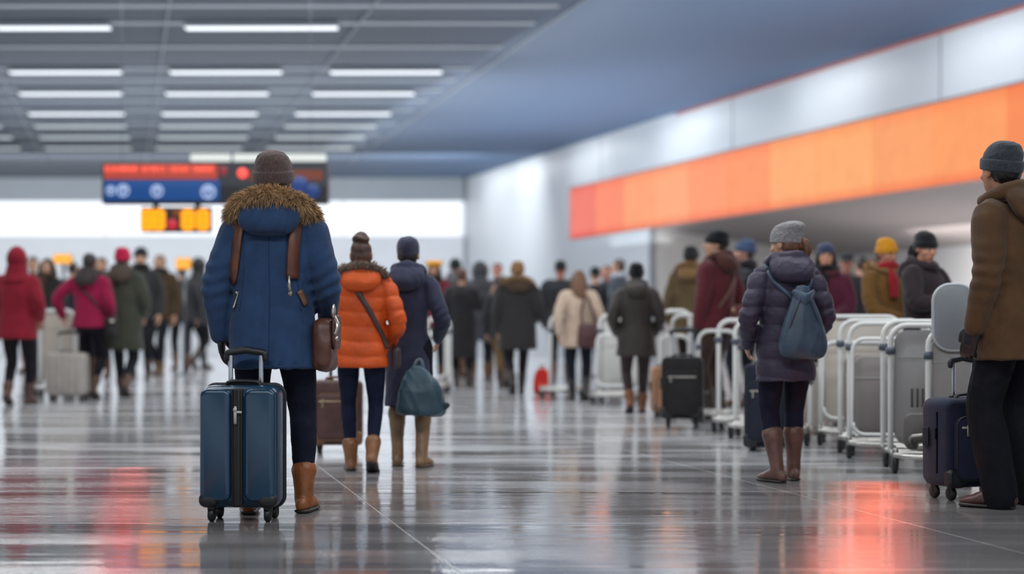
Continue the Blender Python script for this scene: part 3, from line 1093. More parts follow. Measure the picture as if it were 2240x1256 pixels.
# ---------------------------------------------------------------- suitcases, carts, signs
def wheel_geo(c, r, w):
    return g1(tube([(c[0] - w / 2, c[1], c[2]), (c[0] - w * .3, c[1], c[2]), (c[0] + w * .3, c[1], c[2]), (c[0] + w / 2, c[1], c[2])], [r * .82, r, r, r * .82], 18, 1, ref=(0, 0, 1), cap=False))


def suitcase(label, loc, rot, w, d, h, col, kind='gloss', style='hard', trim='#17181b', lift=.065, polez=None, pole_w=.14, grip='#1c1d20', polec='#b9bcc0', group='rolling suitcases', seed=0, zipc='#b8b2a8'):
    t = thing('suitcase', label, 'suitcase', loc, math.radians(rot), group)
    zc = lift + h / 2
    shell = put('shell', g1(slab((0, 0, zc), w, d, h, min(w, h) * .13, d * .22 if style == 'hard' else d * .1, 8)), mat(col, kind), t)
    y0 = -d / 2
    if style == 'hard':
        pw = w * .40
        for s in (-1, 1):
            put('shell_panel', g1(slab((s * (w * .045 + pw / 2 + .012), y0 + .004, zc + .01), pw, .04, h * .925, w * .11, .019, 8)), mat(col, kind), t)
        zb = put('zipper_band', g1(slab((0, y0 - .006, zc), w * .14, .03, h * .97, .012, .008, 3)), mat(trim, 'plastic'), t)
        put('zipper_tape', g1(slab((0, y0 - .022, zc), w * .03, .008, h * .95, .003, .003, 2), slab((-w * .045, y0 - .0215, zc), w * .012, .006, h * .95, .002, .002, 2), slab((w * .045, y0 - .0215, zc), w * .012, .006, h * .95, .002, .002, 2)), mat('#2a2523', 'cloth'), zb)
        put('zipper_pull', g1(rbox((-.004, y0 - .032, zc + h * .265), (.016, .009, .085), .004), rbox((.008, y0 - .032, zc + h * .29), (.04, .008, .012), .003), rbox((-.004, y0 - .033, zc + h * .31), (.02, .012, .02), .004)), mat(zipc, 'metal'), zb)
        put('rim', g1(tube([(p[0], d * .13, p[2]) for p in slab((0, 0, zc), w + .004, .1, h + .004, w * .13, .01, 8)[0][2 * 36:3 * 36]], [.009] * 36, 8, 1, loop=True)), mat(trim, 'plastic'), t)
        for s in (-1, 1):
            V, f = slab((s * (w / 2 - w * .13), y0 + .010, lift + .040), w * .25, .054, .072, .034, .022, 6)
            V[:, 2] += np.where(np.sign(V[:, 0]) == 0, 0, 0)
            put('corner_guard', G().add(V, f), mat(trim, 'plastic'), t)
        put('side_latch', g1(rbox((-w / 2 - .004, 0, lift + h * .28), (.02, .05, .07), .008)), mat(trim, 'plastic'), t)
    elif style == 'soft':
        pk = put('front_pocket', g1(slab((0, y0 - .012, zc - h * .06), w * .80, .05, h * .72, .05, .018, 6)), mat(col, kind), t)
        ln = slab((0, 0, zc), w - .01, .1, h - .01, min(w, h) * .13, .01, 8)[0]
        for yy in (y0 + d * .1, -y0 - d * .1):
            put('piping', g1(tube([(p[0], yy, p[2]) for p in ln[2 * 36:3 * 36]], [.006] * 36, 6, 1, loop=True)), mat(trim, 'plastic'), t)
        lp = slab((0, 0, zc - h * .06), w * .80, .1, h * .72, .05, .01, 8)[0]
        put('pocket_piping', g1(tube([(p[0], y0 - .03, p[2]) for p in lp[2 * 36:3 * 36]], [.0045] * 36, 6, 1, loop=True)), mat(trim, 'plastic'), pk)
        put('zipper', g1(rbox((0, y0 - .037, zc + h * .18), (w * .7, .006, .012), .002), rbox((-w * .27, y0 - .042, zc + h * .145), (.014, .008, .06), .003)), mat(zipc, 'metal'), pk)
        put('side_zipper', g1(rbox((-w / 2 - .001, -d * .12, zc), (.006, .012, h * .7), .002), rbox((-w / 2 - .007, -d * .12, zc + h * .1), (.01, .012, .06), .003)), mat(trim, 'metal'), t)
        put('luggage_tag', g1(rbox((-w / 2 - .014, d * .22, zc + h * .06), (.012, .05, .10), .004)), mat(trim, 'leather'), t)
        for s in (-1, 1):
            put('corner_guard', g1(slab((s * (w / 2 - .05), y0 + .0, lift + .05), .11, .06, .10, .03, .014, 6)), mat(trim, 'plastic'), t)
    elif style == 'ribbed':
        g = G()
        for i in range(5):
            g.add(*slab(((i - 2) * w * .16, y0 + .003, zc), w * .09, .02, h * .82, .015, .008, 3))
        put('shell_panel', g, mat(col, kind), t)
        put('rim', g1(tube([(p[0], 0, p[2]) for p in slab((0, 0, zc), w + .004, .1, h + .004, w * .13, .01, 8)[0][2 * 36:3 * 36]], [.007] * 36, 8, 1, loop=True)), mat(trim, 'plastic'), t)
        put('carry_handle', g1(tube([(-.07, y0 * .3, lift + h - .005), (-.05, y0 * .3, lift + h + .028), (.05, y0 * .3, lift + h + .028), (.07, y0 * .3, lift + h - .005)], .011, 8, 3)), mat(trim, 'plastic'), t)
    if style != 'ribbed':
        put('carry_handle', g1(tube([(-.085, 0, lift + h - .005), (-.06, -.005, lift + h + .018), (.06, -.005, lift + h + .018), (.085, 0, lift + h - .005)], [(.016, .009)] * 4, 10, 3, ref=(0, 1, 0))), mat(trim, 'plastic'), t)
    rw = lift * .52
    for sx in (-1, 1):
        for sy in (-1, 1):
            c = (sx * (w / 2 - .055), sy * (d / 2 - .045), rw)
            fk = put('wheel_fork', g1(tube([(c[0], c[1], lift + .02), (c[0], c[1] - .002, rw + .006)], [(.024, .028), (.02, .02)], 10, 2)), mat(trim, 'plastic'), t)
            put('wheel', wheel_geo(c, rw, .03), mat('#101113', 'plastic'), fk)
    if polez:
        yp = d * .2
        for s in (-1, 1):
            pl = put('handle_pole', g1(tube([(s * pole_w / 2, yp, lift + h * .9), (s * pole_w / 2, yp, polez - .02)], [(.0115, .008)] * 2, 12, 1)), mat(polec, 'metal'), t)
            put('pole_collar', g1(slab((s * pole_w / 2, yp, lift + h + .004), .04, .03, .014, .005, .004, 3)), mat(trim, 'plastic'), pl)
        put('grip', g1(tube([(-pole_w / 2 - .02, yp, polez - .035), (-pole_w / 2 - .012, yp, polez - .008), (-pole_w * .25, yp, polez), (0, yp, polez + .006), (pole_w * .25, yp, polez), (pole_w / 2 + .012, yp, polez - .008), (pole_w / 2 + .02, yp, polez - .035)], [(.014, .014), (.016, .017), (.016, .017), (.016, .018), (.016, .017), (.016, .017), (.014, .014)], 12, 3, ref=(0, 1, 0))), mat(grip, 'plastic'), t)
    return t


def ucurve(w, z0, z1, r, x0=0.0, y=0.0, n=5, bottom=False):
    """Upside-down U (or closed loop when bottom) in the xz plane."""
    pts = [(x0, y, z0 + (r if bottom else 0)), (x0, y, z1 - r)]
    for i in range(1, n + 1):
        a = math.pi - math.pi / 2 * i / n
        pts.append((x0 + r + r * math.cos(a), y, z1 - r + r * math.sin(a)))
    for i in range(0, n + 1):
        a = math.pi / 2 - math.pi / 2 * i / n
        pts.append((x0 + w - r + r * math.cos(a), y, z1 - r + r * math.sin(a)))
    pts.append((x0 + w, y, z0 + (r if bottom else 0)))
    if bottom:
        for i in range(1, n + 1):
            a = -math.pi / 2 * i / n
            pts.append((x0 + w - r + r * math.cos(a), y, z0 + r + r * math.sin(a)))
        for i in range(0, n + 1):
            a = -math.pi / 2 - math.pi / 2 * i / n
            pts.append((x0 + r + r * math.cos(a), y, z0 + r + r * math.sin(a)))
    return pts


WHITE = '#dcdcd8'


def cart(label, loc, rot, h=.97, w=.56, L=.42, ptop=None, panel=None, vents=False, basket=True, board=None, pipe=.017, clamp='#4d5563', group='silver luggage carts', bz=(.2, .78), col=WHITE):
    t = thing('luggage_cart', label, 'luggage cart', loc, math.radians(rot), group)
    mp = mat(col, 'paint')
    put('push_frame', g1(tube(ucurve(w, .12, h, .1), pipe, 12, 1)), mp, t)
    if basket:
        put('basket_frame', g1(tube(ucurve(w * .92, bz[0], bz[1], .085, w * .04, -L * .55, 5, True), pipe * .85, 12, 1, loop=True)), mp, t)
    put('deck', g1(tube([(0, .02, .13), (0, -L, .115), (w * .25, -L - .1, .11), (w * .75, -L - .1, .11), (w, -L, .115), (w, .02, .13)], pipe, 10, 3),
                   tube([(0.01, -L * .35, .125), (w - .01, -L * .35, .125)], pipe * .8, 8, 1), tube([(0.01, -L * .75, .12), (w - .01, -L * .75, .12)], pipe * .8, 8, 1),
                   *[tube([(w * q, .0, .128), (w * q, -L - .06, .115)], pipe * .5, 8, 1) for q in (.25, .42, .58, .75)]), mat('#b9b7b2', 'metal'), t)
    for cx_, cy_ in ((.0, -L + .02), (w, -L + .02), (.02, .02), (w - .02, .02)):
        fk = put('caster_fork', g1(tube([(cx_, cy_, .14), (cx_, cy_, .105), (cx_, cy_ + .025, .06)], [(.02, .026), (.022, .03), (.018, .02)], 10, 2)), mat('#8f8d89', 'metal'), t)
        put('wheel', wheel_geo((cx_, cy_ + .03, .064), .064, .038), mat('#1a1b1d', 'plastic'), fk)
    for s in (0, w):
        put('clamp', g1(cyl((s, 0, h * .80), (s, 0, h * .80 + .045), pipe * 1.7, 14)), mat(clamp, 'plastic'), t)
    if panel:
        pn = put('back_panel', g1(slab((w / 2, .012, ((ptop or h - .03) + .16) / 2), w - .05, .03, (ptop or h - .03) - .16, .08, .01, 6)), mat(panel, 'paint'), t)
        put('panel_seam', g1(rbox((w / 2, -.004, (ptop or h) * .78), (w - .06, .006, .006), .001)), mat('#a9a8a4', 'paint'), pn)
        if vents:
            gv = G()
            for i in range(9):
                gv.add(*rbox((w * .3 + i * .034, -.005, h * .50), (.013, .008, .12), .003))
            put('vent_slots', gv, mat('#4d4a48', 'plastic'), pn)
            put('lower_cover', g1(slab((w / 2 + .02, -.012, h * .27), w - .12, .03, h * .25, .05, .01, 6)), mat('#6f6b69', 'plastic'), pn)
            put('latch_bar', g1(tube([(w * .28, -.05, .16), (w * .28, -.1, .22), (w * .72, -.1, .22), (w * .72, -.05, .16)], .014, 8, 3), cyl((w * .35, -.1, .15), (w * .65, -.1, .15), .035)), mat('#a5a29d', 'metal'), t)
    if board:
        x0, z0, z1, bw = board
        V, f = slab((x0, -.02, (z0 + z1) / 2), bw, .03, z1 - z0, .10, .01, 8)
        sb = put('board', G().add(V, f), mat('#868b8f', 'paint'), t)
        o = slab((x0, -.02, (z0 + z1) / 2), bw, .03, z1 - z0, .10, .01, 8)[0][2 * 36:3 * 36]
        put('board_edge', g1(tube([(p[0], -.02, p[2]) for p in o], [.013] * 36, 8, 1, loop=True)), mat('#b4b8ba', 'paint'), sb)
    return t


# ---- hanging departure board
YB = 24.0
q = lambda px, py: at(px, py, YB)
tl, br = q(222, 353), q(717, 446)
bw, bh = br.x - tl.x, tl.z - br.z
bc = Vector(((tl.x + br.x) / 2, YB, br.z))
bd = thing('hanging_departure_board', 'wide black departure board hanging from the ceiling with red letters and blue panel', 'departure board', bc)
put('casing', g1(rbox((0, .12, bh / 2), (bw, .24, bh), .03)), mat('#2c2e33', 'plastic'), bd)


def local(px, py, y=-.012):
    p = q(px, py); return (p.x - bc.x, y, p.z - bc.z)


def plate(x0, y0, x1, y1, y=-.006, th=.02, r=.006):
    a, b = local(x0, y0), local(x1, y1)
    return rbox(((a[0] + b[0]) / 2, y, (a[2] + b[2]) / 2), (abs(b[0] - a[0]), th, abs(a[2] - b[2])), r)


GL = {  # dot letters 3 x 5
    'A': '010101111101101', 'R': '110101110101101', 'E': '111100110100111', 'D': '110101101101110', 'S': '011100010001110', 'N': '101111111111101', 'U': '101101101101111', 'O': '010101101101010', 'L': '100100100100111', 'T': '111010010010010', 'I': '111010010010111'}


def dots(word, x, y, px, pitch, r):
    g = G()
    for i, ch in enumerate(word):
        if ch not in GL: continue
        for j, b_ in enumerate(GL[ch]):
            if b_ == '1':
                p = local(x + i * pitch * 4 + (j % 3) * pitch, y + (j // 3) * pitch * 1.15)
                g.add(*rbox((p[0], -.014, p[2]), (r, .012, r * 1.1), 0))
    return g


m_red = glow('red_led', '#ff5a42', 1.5)
led = put('led_strip', g1(plate(228, 360, 476, 392)), glow('red_strip_ground', '#b8402f', .85), bd)
for wd, x in (('NEARSOUNE', 231), ('ROSNUEAT', 310), ('ADINEUR', 374), ('SOLANE', 428)):
    pass
gL = G()
for x0_, x1_ in ((231, 304), (312, 366), (372, 420), (425, 473)):
    x = x0_
    rr = np.random.default_rng(int(x0_))
    chars = 'ARENSUOD'
    while x < x1_ - 5:
        gL.join(dots(chars[rr.integers(0, 8)], x, 364, 0, 2.35, .0155)); x += 9
put('led_letters', gL, m_red, led)
blue = put('blue_panel', g1(plate(228, 394, 481, 439)), glow('blue_display', '#0f57a6', .55), bd)
m_icon = glow('icon_white', '#b9cdf5', .9)
for (x, y, r) in ((243, 417, 9), (270, 417, 12), (344, 418, 12), (456, 420, 14)):
    p = local(x, y)
    R_ = r * YB / F
    gI = G()
    gI.add(*tube([(p[0] + R_ * math.cos(a), -.02, p[2] + R_ * math.sin(a)) for a in np.linspace(0, 2 * math.pi, 17)[:-1]], [R_ * .16] * 16, 6, 1, loop=True))
    gI.add(*rbox((p[0], -.02, p[2]), (R_ * .3, .012, R_ * 1.9), 0)); gI.add(*rbox((p[0], -.02, p[2] + R_ * .3), (R_ * 1.9, .014, R_ * .26), 0))
    put('white_icon', gI, m_icon, blue)
led2 = put('led_strip', g1(plate(545, 372, 706, 394)), glow('dim_orange_strip', '#8a3d22', .55), bd)
for x, y, r, cc, st in ((531, 379, 11, '#ff4f42', 1.5), (489, 374, 10, '#8e2330', .8)):
    p = local(x, y); put('indicator_lamp', g1(cyl((p[0], .0, p[2]), (p[0], -.03, p[2]), r * YB / F, 20)), glow('lamp_' + cc[1:], cc, st), bd)
for x, y, r in ((655, 405, 20), (684, 418, 16)):
    p = local(x, y); put('blue_symbol', g1(cyl((p[0], .0, p[2]), (p[0], -.02, p[2]), r * YB / F, 24)), glow('dim_blue', '#2b4f9a', .5), bd)
for s in (-.42, .42):
    put('hanger_rod', g1(cyl((bw * s, .12, bh - .02), (bw * s, .12, ZC - bc.z), .003, 8)), mat('#2c3138', 'cloth'), bd)
# white lamps on top of the board
for a, b_ in ((416, 503), (510, 712)):
    p0, p1 = local(a, 356), local(b_, 356)
    lt = put('top_lamp', g1(rbox(((p0[0] + p1[0]) / 2, .05, bh + .055), (p1[0] - p0[0], .1, .11), .02)), glow('top_lamp_white', '#e9eee9', .85), bd)
# amber clock display below it
tl2, br2 = q(308, 453), q(461, 508)
cc_ = Vector(((tl2.x + br2.x) / 2, YB, br2.z))
ck = thing('hanging_clock_display', 'small black clock display with amber digits hung below the departure board', 'clock', cc_)
cw, chh = br2.x - tl2.x, tl2.z - br2.z
put('casing', g1(rbox((0, .08, chh / 2), (cw, .16, chh), .02)), mat('#26211d', 'plastic'), ck)
for s in (-.3, .3):
    put('hanger_bracket', g1(rbox((cw * s, .08, chh + .02), (.08, .06, .036), .005)), mat('#2c2e33', 'plastic'), ck)


def seg7(ch, cx, cz, w, h, t):
    on = {'0': 'abcdef', '1': 'bc', '2': 'abged', '3': 'abgcd', '8': 'abcdefg'}[ch]
    S = {'a': (0, h / 2, w, t), 'g': (0, 0, w, t), 'd': (0, -h / 2, w, t), 'b': (w / 2, h / 4, t, h / 2), 'c': (w / 2, -h / 4, t, h / 2), 'f': (-w / 2, h / 4, t, h / 2), 'e': (-w / 2, -h / 4, t, h / 2)}
    g = G()
    for s in on:
        x, z, sx, sz = S[s]; g.add(*rbox((cx + x, -.008, cz + z), (sx + t * .4, .016, sz + t * .4), .006))
    return g


m_amb = glow('amber_led', '#ffa010', 1.35)
for x in (322, 347, 411, 444):
    p = q(x, 481)
    put('amber_digit', seg7('8', p.x - cc_.x, p.z - cc_.z, .115, .23, .062), m_amb, ck)
p = q(377, 491); put('red_lamp', g1(cyl((p.x - cc_.x, 0, p.z - cc_.z), (p.x - cc_.x, -.02, p.z - cc_.z), .08, 20)), glow('clock_red', '#c9283c', .9), ck)
p = q(386, 466); put('amber_lamp', g1(cyl((p.x - cc_.x, 0, p.z - cc_.z), (p.x - cc_.x, -.02, p.z - cc_.z), .06, 20)), glow('clock_brown', '#8a4412', .7), ck)
# two little lit signs on posts among the crowd
for px, py, w_, h_, lab, Y in ((138, 567, 42, 22, 'small amber lit sign on a post behind the dark haired woman', 26.5), (402, 577, 34, 26, 'small amber lit sign on a post beside the man in the brown coat', 28.5)):
    p = at(px, py, Y)
    s = thing('lit_sign', lab, 'sign', (p.x, Y, 0))
    put('post', g1(cyl((0, .04, .0), (0, .04, p.z), .03, 12), cyl((0, .04, 0), (0, .04, .02), .18, 20)), mat('#6d7278', 'metal'), s)
    hd = put('sign_box', g1(rbox((0, 0, p.z), (w_ * Y / F, .1, h_ * Y / F), .03)), mat('#c07f22', 'plastic'), s)
    put('lit_face', g1(rbox((0, -.05, p.z), (w_ * Y / F * .94, .02, h_ * Y / F * .9), .02)), glow('amber_face_%d' % px, '#ffb040', 1.1), hd)
# ================================================================ foreground travellers
# --- blue parka, seen from behind
P1 = person('tall person in blue hooded parka and brown knit hat standing with back to camera', 598, 1122, 337, 0, coat='#274062', ckind='cloth', hem=.715, flare=1.08, bulk=1.04, waist=.97,
            hood='down', fur='#b5946f', furn=9500, furl=.052, hat='beanie', hatc='#5b4a47', hair='short', hairc='#3b2a22', trousers='#181c2b', slim=1.06, boots='#8a4f26', bt=.21,
            gloves='#15151a', armL=((.268, .03, .885), (.6, -.5, 0)), armR=((.25, .14, .97), (.4, -.9, -.1)), legs='wide', vox=.0085, fold=.0075, hoodw=1.12, sleeve=1.0, hscale=1.06)
k = P1['k']


def zipper(x, z, tilt=0):
    o, d = Vector((x * k, -1.2, z * k)), Vector((0, 1, 0))
    hit, nr, _, _ = P1['bvh'].ray_cast(o, d)
    c = np.array(hit) + np.array(nr) * .006
    put('zipper_pull', g1(tube([c + V3(tilt * .03, 0, .035), c, c + V3(-tilt * .035, -.004, -.04)], [.003, .005, .0075], 8, 2), ell(c + V3(0, 0, .03), (.007, .006, .009), 8)), mat('#b9b3ab', 'metal'), P1['coat'])


zipper(-.165, 1.06, .35)
gseam = G()
for pts, w_ in (([('b', .0, 1.36), ('b', .002, 1.1), ('b', 0, .74)], .006), ([('b', -.2, .745), ('b', 0, .742), ('b', .2, .745)], .006), ([('b', -.2, .757), ('b', 0, .754), ('b', .2, .757)], .004),
                ([('b', -.13, 1.36), ('b', -.125, 1.2), ('b', -.15, 1.0)], .005), ([('b', .13, 1.36), ('b', .125, 1.2), ('b', .15, 1.0)], .005)):
    gseam.add(*ribbon(P1, pts, w_, .0016, .0, 8))
put('seams', gseam, mat('#1a3357', 'cloth'), P1['coat'])
# leather shoulder bag with its two straps over the back
g = G(); hx = .30
V, f = slab((0, 0, 0), .30, .105, .27, .06, .04, 6, taper=.6); 
V = V[:, [1, 0, 2]]; g.add(V + V3(.255, .015, .835) * 1, [ff[::-1] for ff in f])
me = fuse(g, .008, 3); displace(me, lambda c: folds(c, 3, 15) * .008); scale_mesh(me, k)
flap = G(); V, f = slab((0, 0, 0), .28, .016, .17, .05, .006, 6); V = V[:, [1, 0, 2]]; flap.add((V + V3(.312, .01, .895)) * k, [ff[::-1] for ff in f])
bk1 = g1(tube([V3(.315, -.10, .97) * k, V3(.33, -.12, .93) * k, V3(.32, -.13, .89) * k], [.009, .012, .008], 10, 3), ell(V3(.31, -.115, 1.0) * k, (.012, .012, .035), 10), ell(V3(.325, -.12, .865) * k, (.012, .01, .012), 10))
clip = g1(tube([V3(.105, -.205, 1.165) * k, V3(.108, -.215, 1.13) * k, V3(.112, -.21, 1.095) * k], [.006, .009, .011], 10, 3), ell(V3(.112, -.212, 1.085) * k, (.013, .008, .016), 10))
carried(P1, 'shoulder_bag', 'brown leather shoulder bag with two wide straps worn by person in blue parka', 'bag', [
    ('bag_body', me, mat('#5a3428', 'leather'), None), ('flap', flap, mat('#4c2b21', 'leather'), 0), ('buckle', bk1, mat('#c0bab2', 'metal'), 1),
    ('strap', G().add(*ribbon(P1, [('t', -.135, .02), ('t', -.14, -.05), ('b', -.15, 1.40), ('b', -.165, 1.27), ('b', -.185, 1.14)], .062, .010)), mat('#6b4433', 'leather'), None),
    ('strap', G().add(*ribbon(P1, [('t', .125, .02), ('t', .125, -.05), ('b', .12, 1.40), ('b', .11, 1.28), ('b', .108, 1.16)], .068, .010)), mat('#62392b', 'leather'), None),
    ('strap_end', G().add(*ribbon(P1, [('b', .14, 1.10), ('b', .165, 1.03)], .034, .008)), mat('#7a5440', 'leather'), None),
    ('strap_clip', clip, mat('#9b968f', 'metal'), None)])
# her suitcase
suitcase('blue hard-shell suitcase with black zipper band standing upright behind person in blue parka', ground(533, 1137) + Vector((0, 0, 0)), -4, .378, .24, .575, '#143850', 'gloss', 'hard', polez=.80, pole_w=.148)

# --- orange jacket
P2 = person('woman in short orange puffer jacket with hair in a bun walking away', 790, 1033, 503, 4, coat='#d9581f', ckind='puffer', hem=.80, flare=1.0, bulk=1.0, waist=.92, quilt=.11,
            hood='down', hoodc='#dd5c20', fur='#6d5c52', furn=900, hair='bun', hairc='#4a3226', trousers='#1b2137', slim=.9, boots='#8a5c3a', bt=.2, armL='swingf', armR='hip', legs='stepL', vox=.0095, fold=.003, hoodw=1.08, turn=0)
carried(P2, 'crossbody_bag', 'dark crossbody bag strap worn over the orange puffer jacket', 'bag', [
    ('strap', G().add(*ribbon(P2, [('t', -.03, -.14), ('b', -.03, 1.36), ('b', .06, 1.22), ('b', .16, 1.02), ('b', .185, .93)], .034, .008)), mat('#4a3a3c', 'leather'), None),
    ('bag_body', G().add(*[(lambda V, f: (V[:, [1, 0, 2]] * P2['k'] + V3(.262, .03, .86) * P2['k'], [q_[::-1] for q_ in f]))(*slab((0, 0, 0), .2, .07, .17, .04, .025, 5))][0]), mat('#3a2c30', 'leather'), None)])
suitcase('brown suitcase with tan trim and wheels pulled by woman in orange jacket', ground(738, 990), 3, .36, .22, .46, '#4c2f2a', 'leather', 'soft', trim='#6e4a33', lift=.06, polez=.86, pole_w=.10, zipc='#b8a184', polec='#4b4644')

# --- long navy coat
P3 = person('woman in long navy coat and navy knit hat walking beside the orange jacket', 893, 1021, 519, -3, coat='#32364b', ckind='cloth', hem=.47, flare=1.08, bulk=.84, waist=.9, sleeve=1.14, hood='down', hat='beanie', hatc='#3d4152', hair='short', hairc='#2c2422', cuff=False,
            trousers='#1c1c26', slim=1.0, boots='#84664a', bt=.42, gloves=None, armL='hangin', armR='hip', legs='stand2', vox=.0095, fold=.006, sole='#5b4632')
kk = P3['k']
g = G(); V, f = stack([(0, 0, 0, .06, .03), (.012, 0, 0, .15, .08), (.09, 0, 0, .155, .09), (.2, 0, 0, .125, .075), (.28, -.015, 0, .08, .04), (.325, -.03, 0, .03, .02)], 24, 4, 2.6); g.add(V, f)
me = fuse(g, .008, 2); displace(me, lambda c: folds(c, 8, 14, (1, 1, .5)) * .012); set_coords(me, coords(me) + V3(.12, -.235, .405) * kk)
hd = g1(tube([V3(.07, -.235, .72) * kk, V3(.075, -.20, .80) * kk, V3(.11, -.17, .84) * kk, V3(.135, -.2, .79) * kk, V3(.14, -.235, .69) * kk], [(.012, .005)] * 5, 10, 3))
kn = g1(tube([V3(.27, -.24, .47) * kk, V3(.31, -.24, .5) * kk, V3(.335, -.24, .49) * kk, V3(.31, -.24, .46) * kk], [.009, .012, .011, .008], 8, 3))
carried(P3, 'tote_bag', 'slouchy dark teal bag hanging behind the woman in the long navy coat', 'bag', [('bag_body', me, mat('#2a4450', 'leather'), None), ('handle', hd, mat('#27404b', 'leather'), None), ('drawstring_knot', kn, mat('#2b3a42', 'leather'), None)])

# --- plum puffer with backpack
P4 = person('woman in dark plum puffer coat and grey knit hat standing with a small backpack', 1719, 1056, 490, 10, coat='#3a3346', ckind='puffer', hem=.70, flare=1.02, bulk=1.0, waist=.93, quilt=.12, hood='down', hat='beanie', hatc='#8e8c8d', slouch=.03, cuff=False, hair='ponytail', hairc='#6b4630',
            trousers='#1a1b2c', slim=1.04, boots='#65443a', bt=.335, armL='pocket', armR='hip', legs='close', vox=.009, fold=.005, turn=38, nod=8, hoodw=1.15, hscale=1.07, face=True)
kk = P4['k']
g = G(); V, f = stack([(0, 0, 0, .08, .03), (.012, 0, 0, .125, .06), (.08, 0, 0, .145, .078), (.2, 0, 0, .118, .068), (.32, 0, 0, .078, .045), (.40, 0, 0, .05, .02), (.42, 0, 0, .04, .015)], 26, 4, 2.3); g.add(V, f)
me = fuse(g, .007, 2); displace(me, lambda c: folds(c, 21, 12, (1.2, 1, .35)) * .009)
zb_, yb_ = .855, -.238
set_coords(me, coords(me) + V3(.035, yb_, zb_) * kk)
fl = g1(tube([V3(-.035, yb_ - .02, zb_ + .455) * kk, V3(.035, yb_ - .06, zb_ + .40) * kk, V3(.105, yb_ - .02, zb_ + .455) * kk], [(.016, .008), (.04, .010), (.016, .008)], 10, 4, ref=(0, 0, 1)))
carried(P4, 'drawstring_backpack', 'slate blue drawstring backpack on the back of the plum puffer coat', 'backpack', [
    ('bag_body', me, mat('#3a4a5b', 'leather'), None), ('flap', fl, mat('#45576a', 'leather'), 0),
    ('strap', G().add(*ribbon(P4, [('t', -.15, -.02), ('b', -.15, 1.40), ('b', -.06, 1.32), ('b', .005, 1.25)], .026, .009, .006)), mat('#45536a', 'leather'), None),
    ('strap', G().add(*ribbon(P4, [('t', .16, -.02), ('b', .155, 1.40), ('b', .10, 1.32), ('b', .065, 1.25)], .026, .009, .006)), mat('#45536a', 'leather'), None),
    ('cord', g1(tube([V3(-.09, yb_ - .03, zb_ + .12) * kk, V3(-.06, yb_ - .06, zb_ + .26) * kk, V3(0, yb_ - .05, zb_ + .41) * kk], .006, 8, 3), tube([V3(.155, yb_ - .03, zb_ + .12) * kk, V3(.12, yb_ - .06, zb_ + .26) * kk, V3(.065, yb_ - .05, zb_ + .41) * kk], .006, 8, 3)), mat('#2c3848', 'leather'), 0)])

# --- brown parka at the right edge
P5 = person('man in brown hooded parka and charcoal knit hat at the right edge holding a suitcase', 2219, 1112, 310, 46, coat='#523923', ckind='cloth', hem=.72, flare=1.06, bulk=1.08, waist=.98, hood='down', hat='beanie', hatc='#3b3f46', hair='short', hairc='#1a1514', scarf=None,
            trousers='#12131a', slim=1.08, wide=.03, boots='#4a2c27', bt=.1, gloves='#14141b', armL=((.25, .08, .885), (.5, -.6, 0)), armR='hang', legs='edge', vox=.009, fold=.007, turn=-24, lean=.07, hoodw=1.2, face=True, skin='#b98468')
g = G()
suitcase('navy fabric suitcase with front pocket standing in front of the man in brown parka', Vector(((2118 - CX) * 8.78 / F, 8.78, 0)), 20, .43, .24, .465, '#1b2138', 'cloth', 'soft', lift=.07, polez=.74, pole_w=.12, trim='#0e1016', grip='#24262b')

# ================================================================ left crowd
GC = 'travellers in the left crowd'
person('person in bright red hooded coat at the left edge seen from behind', 38, 886, 538, -4, coat='#7d0c22', hem=.76, flare=1.1, bulk=1.05, hood='up', hat='beanie', hatc='#3c3f2e', trousers='#1e1a20', boots='#4d2f26', bt=.2, armL='hang', armR='hip', legs='stepR', group=GC, hair='short')
person('dark haired woman in black coat and jeans facing the camera behind the red coats', 104, 860, 566, 176, coat='#2a2828', hem=.80, scarf='#4a3a2c', hair='long', hairc='#2c1f1a', trousers='#2a3852', boots='#4e3524', bt=.2, armL='front', armR='hip', legs='stand', group=GC, face=True)
MG = person('woman in magenta jacket with crossbody bag pulling the beige suitcase', 196, 872, 553, -6, coat='#8c0d3d', hem=.86, flare=1.08, hood='down', hoodc='#3a3232', hat=None, hair='short', hairc='#2a2322', trousers='#17161c', slim=.95, boots='#4c3526', bt=.2, armL=((.33, -.02, 1.0), (.6, -.6, 0)), armR='hip', legs='stepL', group=GC)
kk = MG['k']
carried(MG, 'handbag', 'black handbag at the hip of the woman in magenta jacket', 'bag', [('bag_body', G().add(*slab(V3(.285, -.03, .87) * kk, .15, .12, .22, .04, .03, 5)), mat('#1d1a1c', 'leather'), None),
        ('strap', G().add(*ribbon(MG, [('t', -.12, -.06), ('b', -.1, 1.36), ('b', .08, 1.2), ('b', .19, 1.02)], .03, .008)), mat('#2a1d20', 'leather'), None),
        ('clasp', g1(ell(V3(.31, -.1, .93) * kk, (.03, .012, .02), 10)), mat('#d8cfc0', 'metal'), 0)])
person('person in long olive coat and raspberry knit hat seen from behind', 268, 868, 535, 0, coat='#3c3e33', hem=.58, flare=1.12, bulk=1.08, hood='down', hoodc='#4a3f36', hat='beanie', hatc='#c01f48', hair='short', trousers='#24252c', boots='#5c4335', bt=.18, armL='hang', armR='hip', legs='walkL', group=GC)
person('man in black knit hat facing the camera behind the olive coat', 308, 830, 541, 178, coat='#2b2c2d', hem=.8, hat='beanie', hatc='#22262a', scarf='#202022', trousers='#1c1d22', boots='#2c221c', armL='hang', armR='hang', legs='stand', group=GC, face=True)
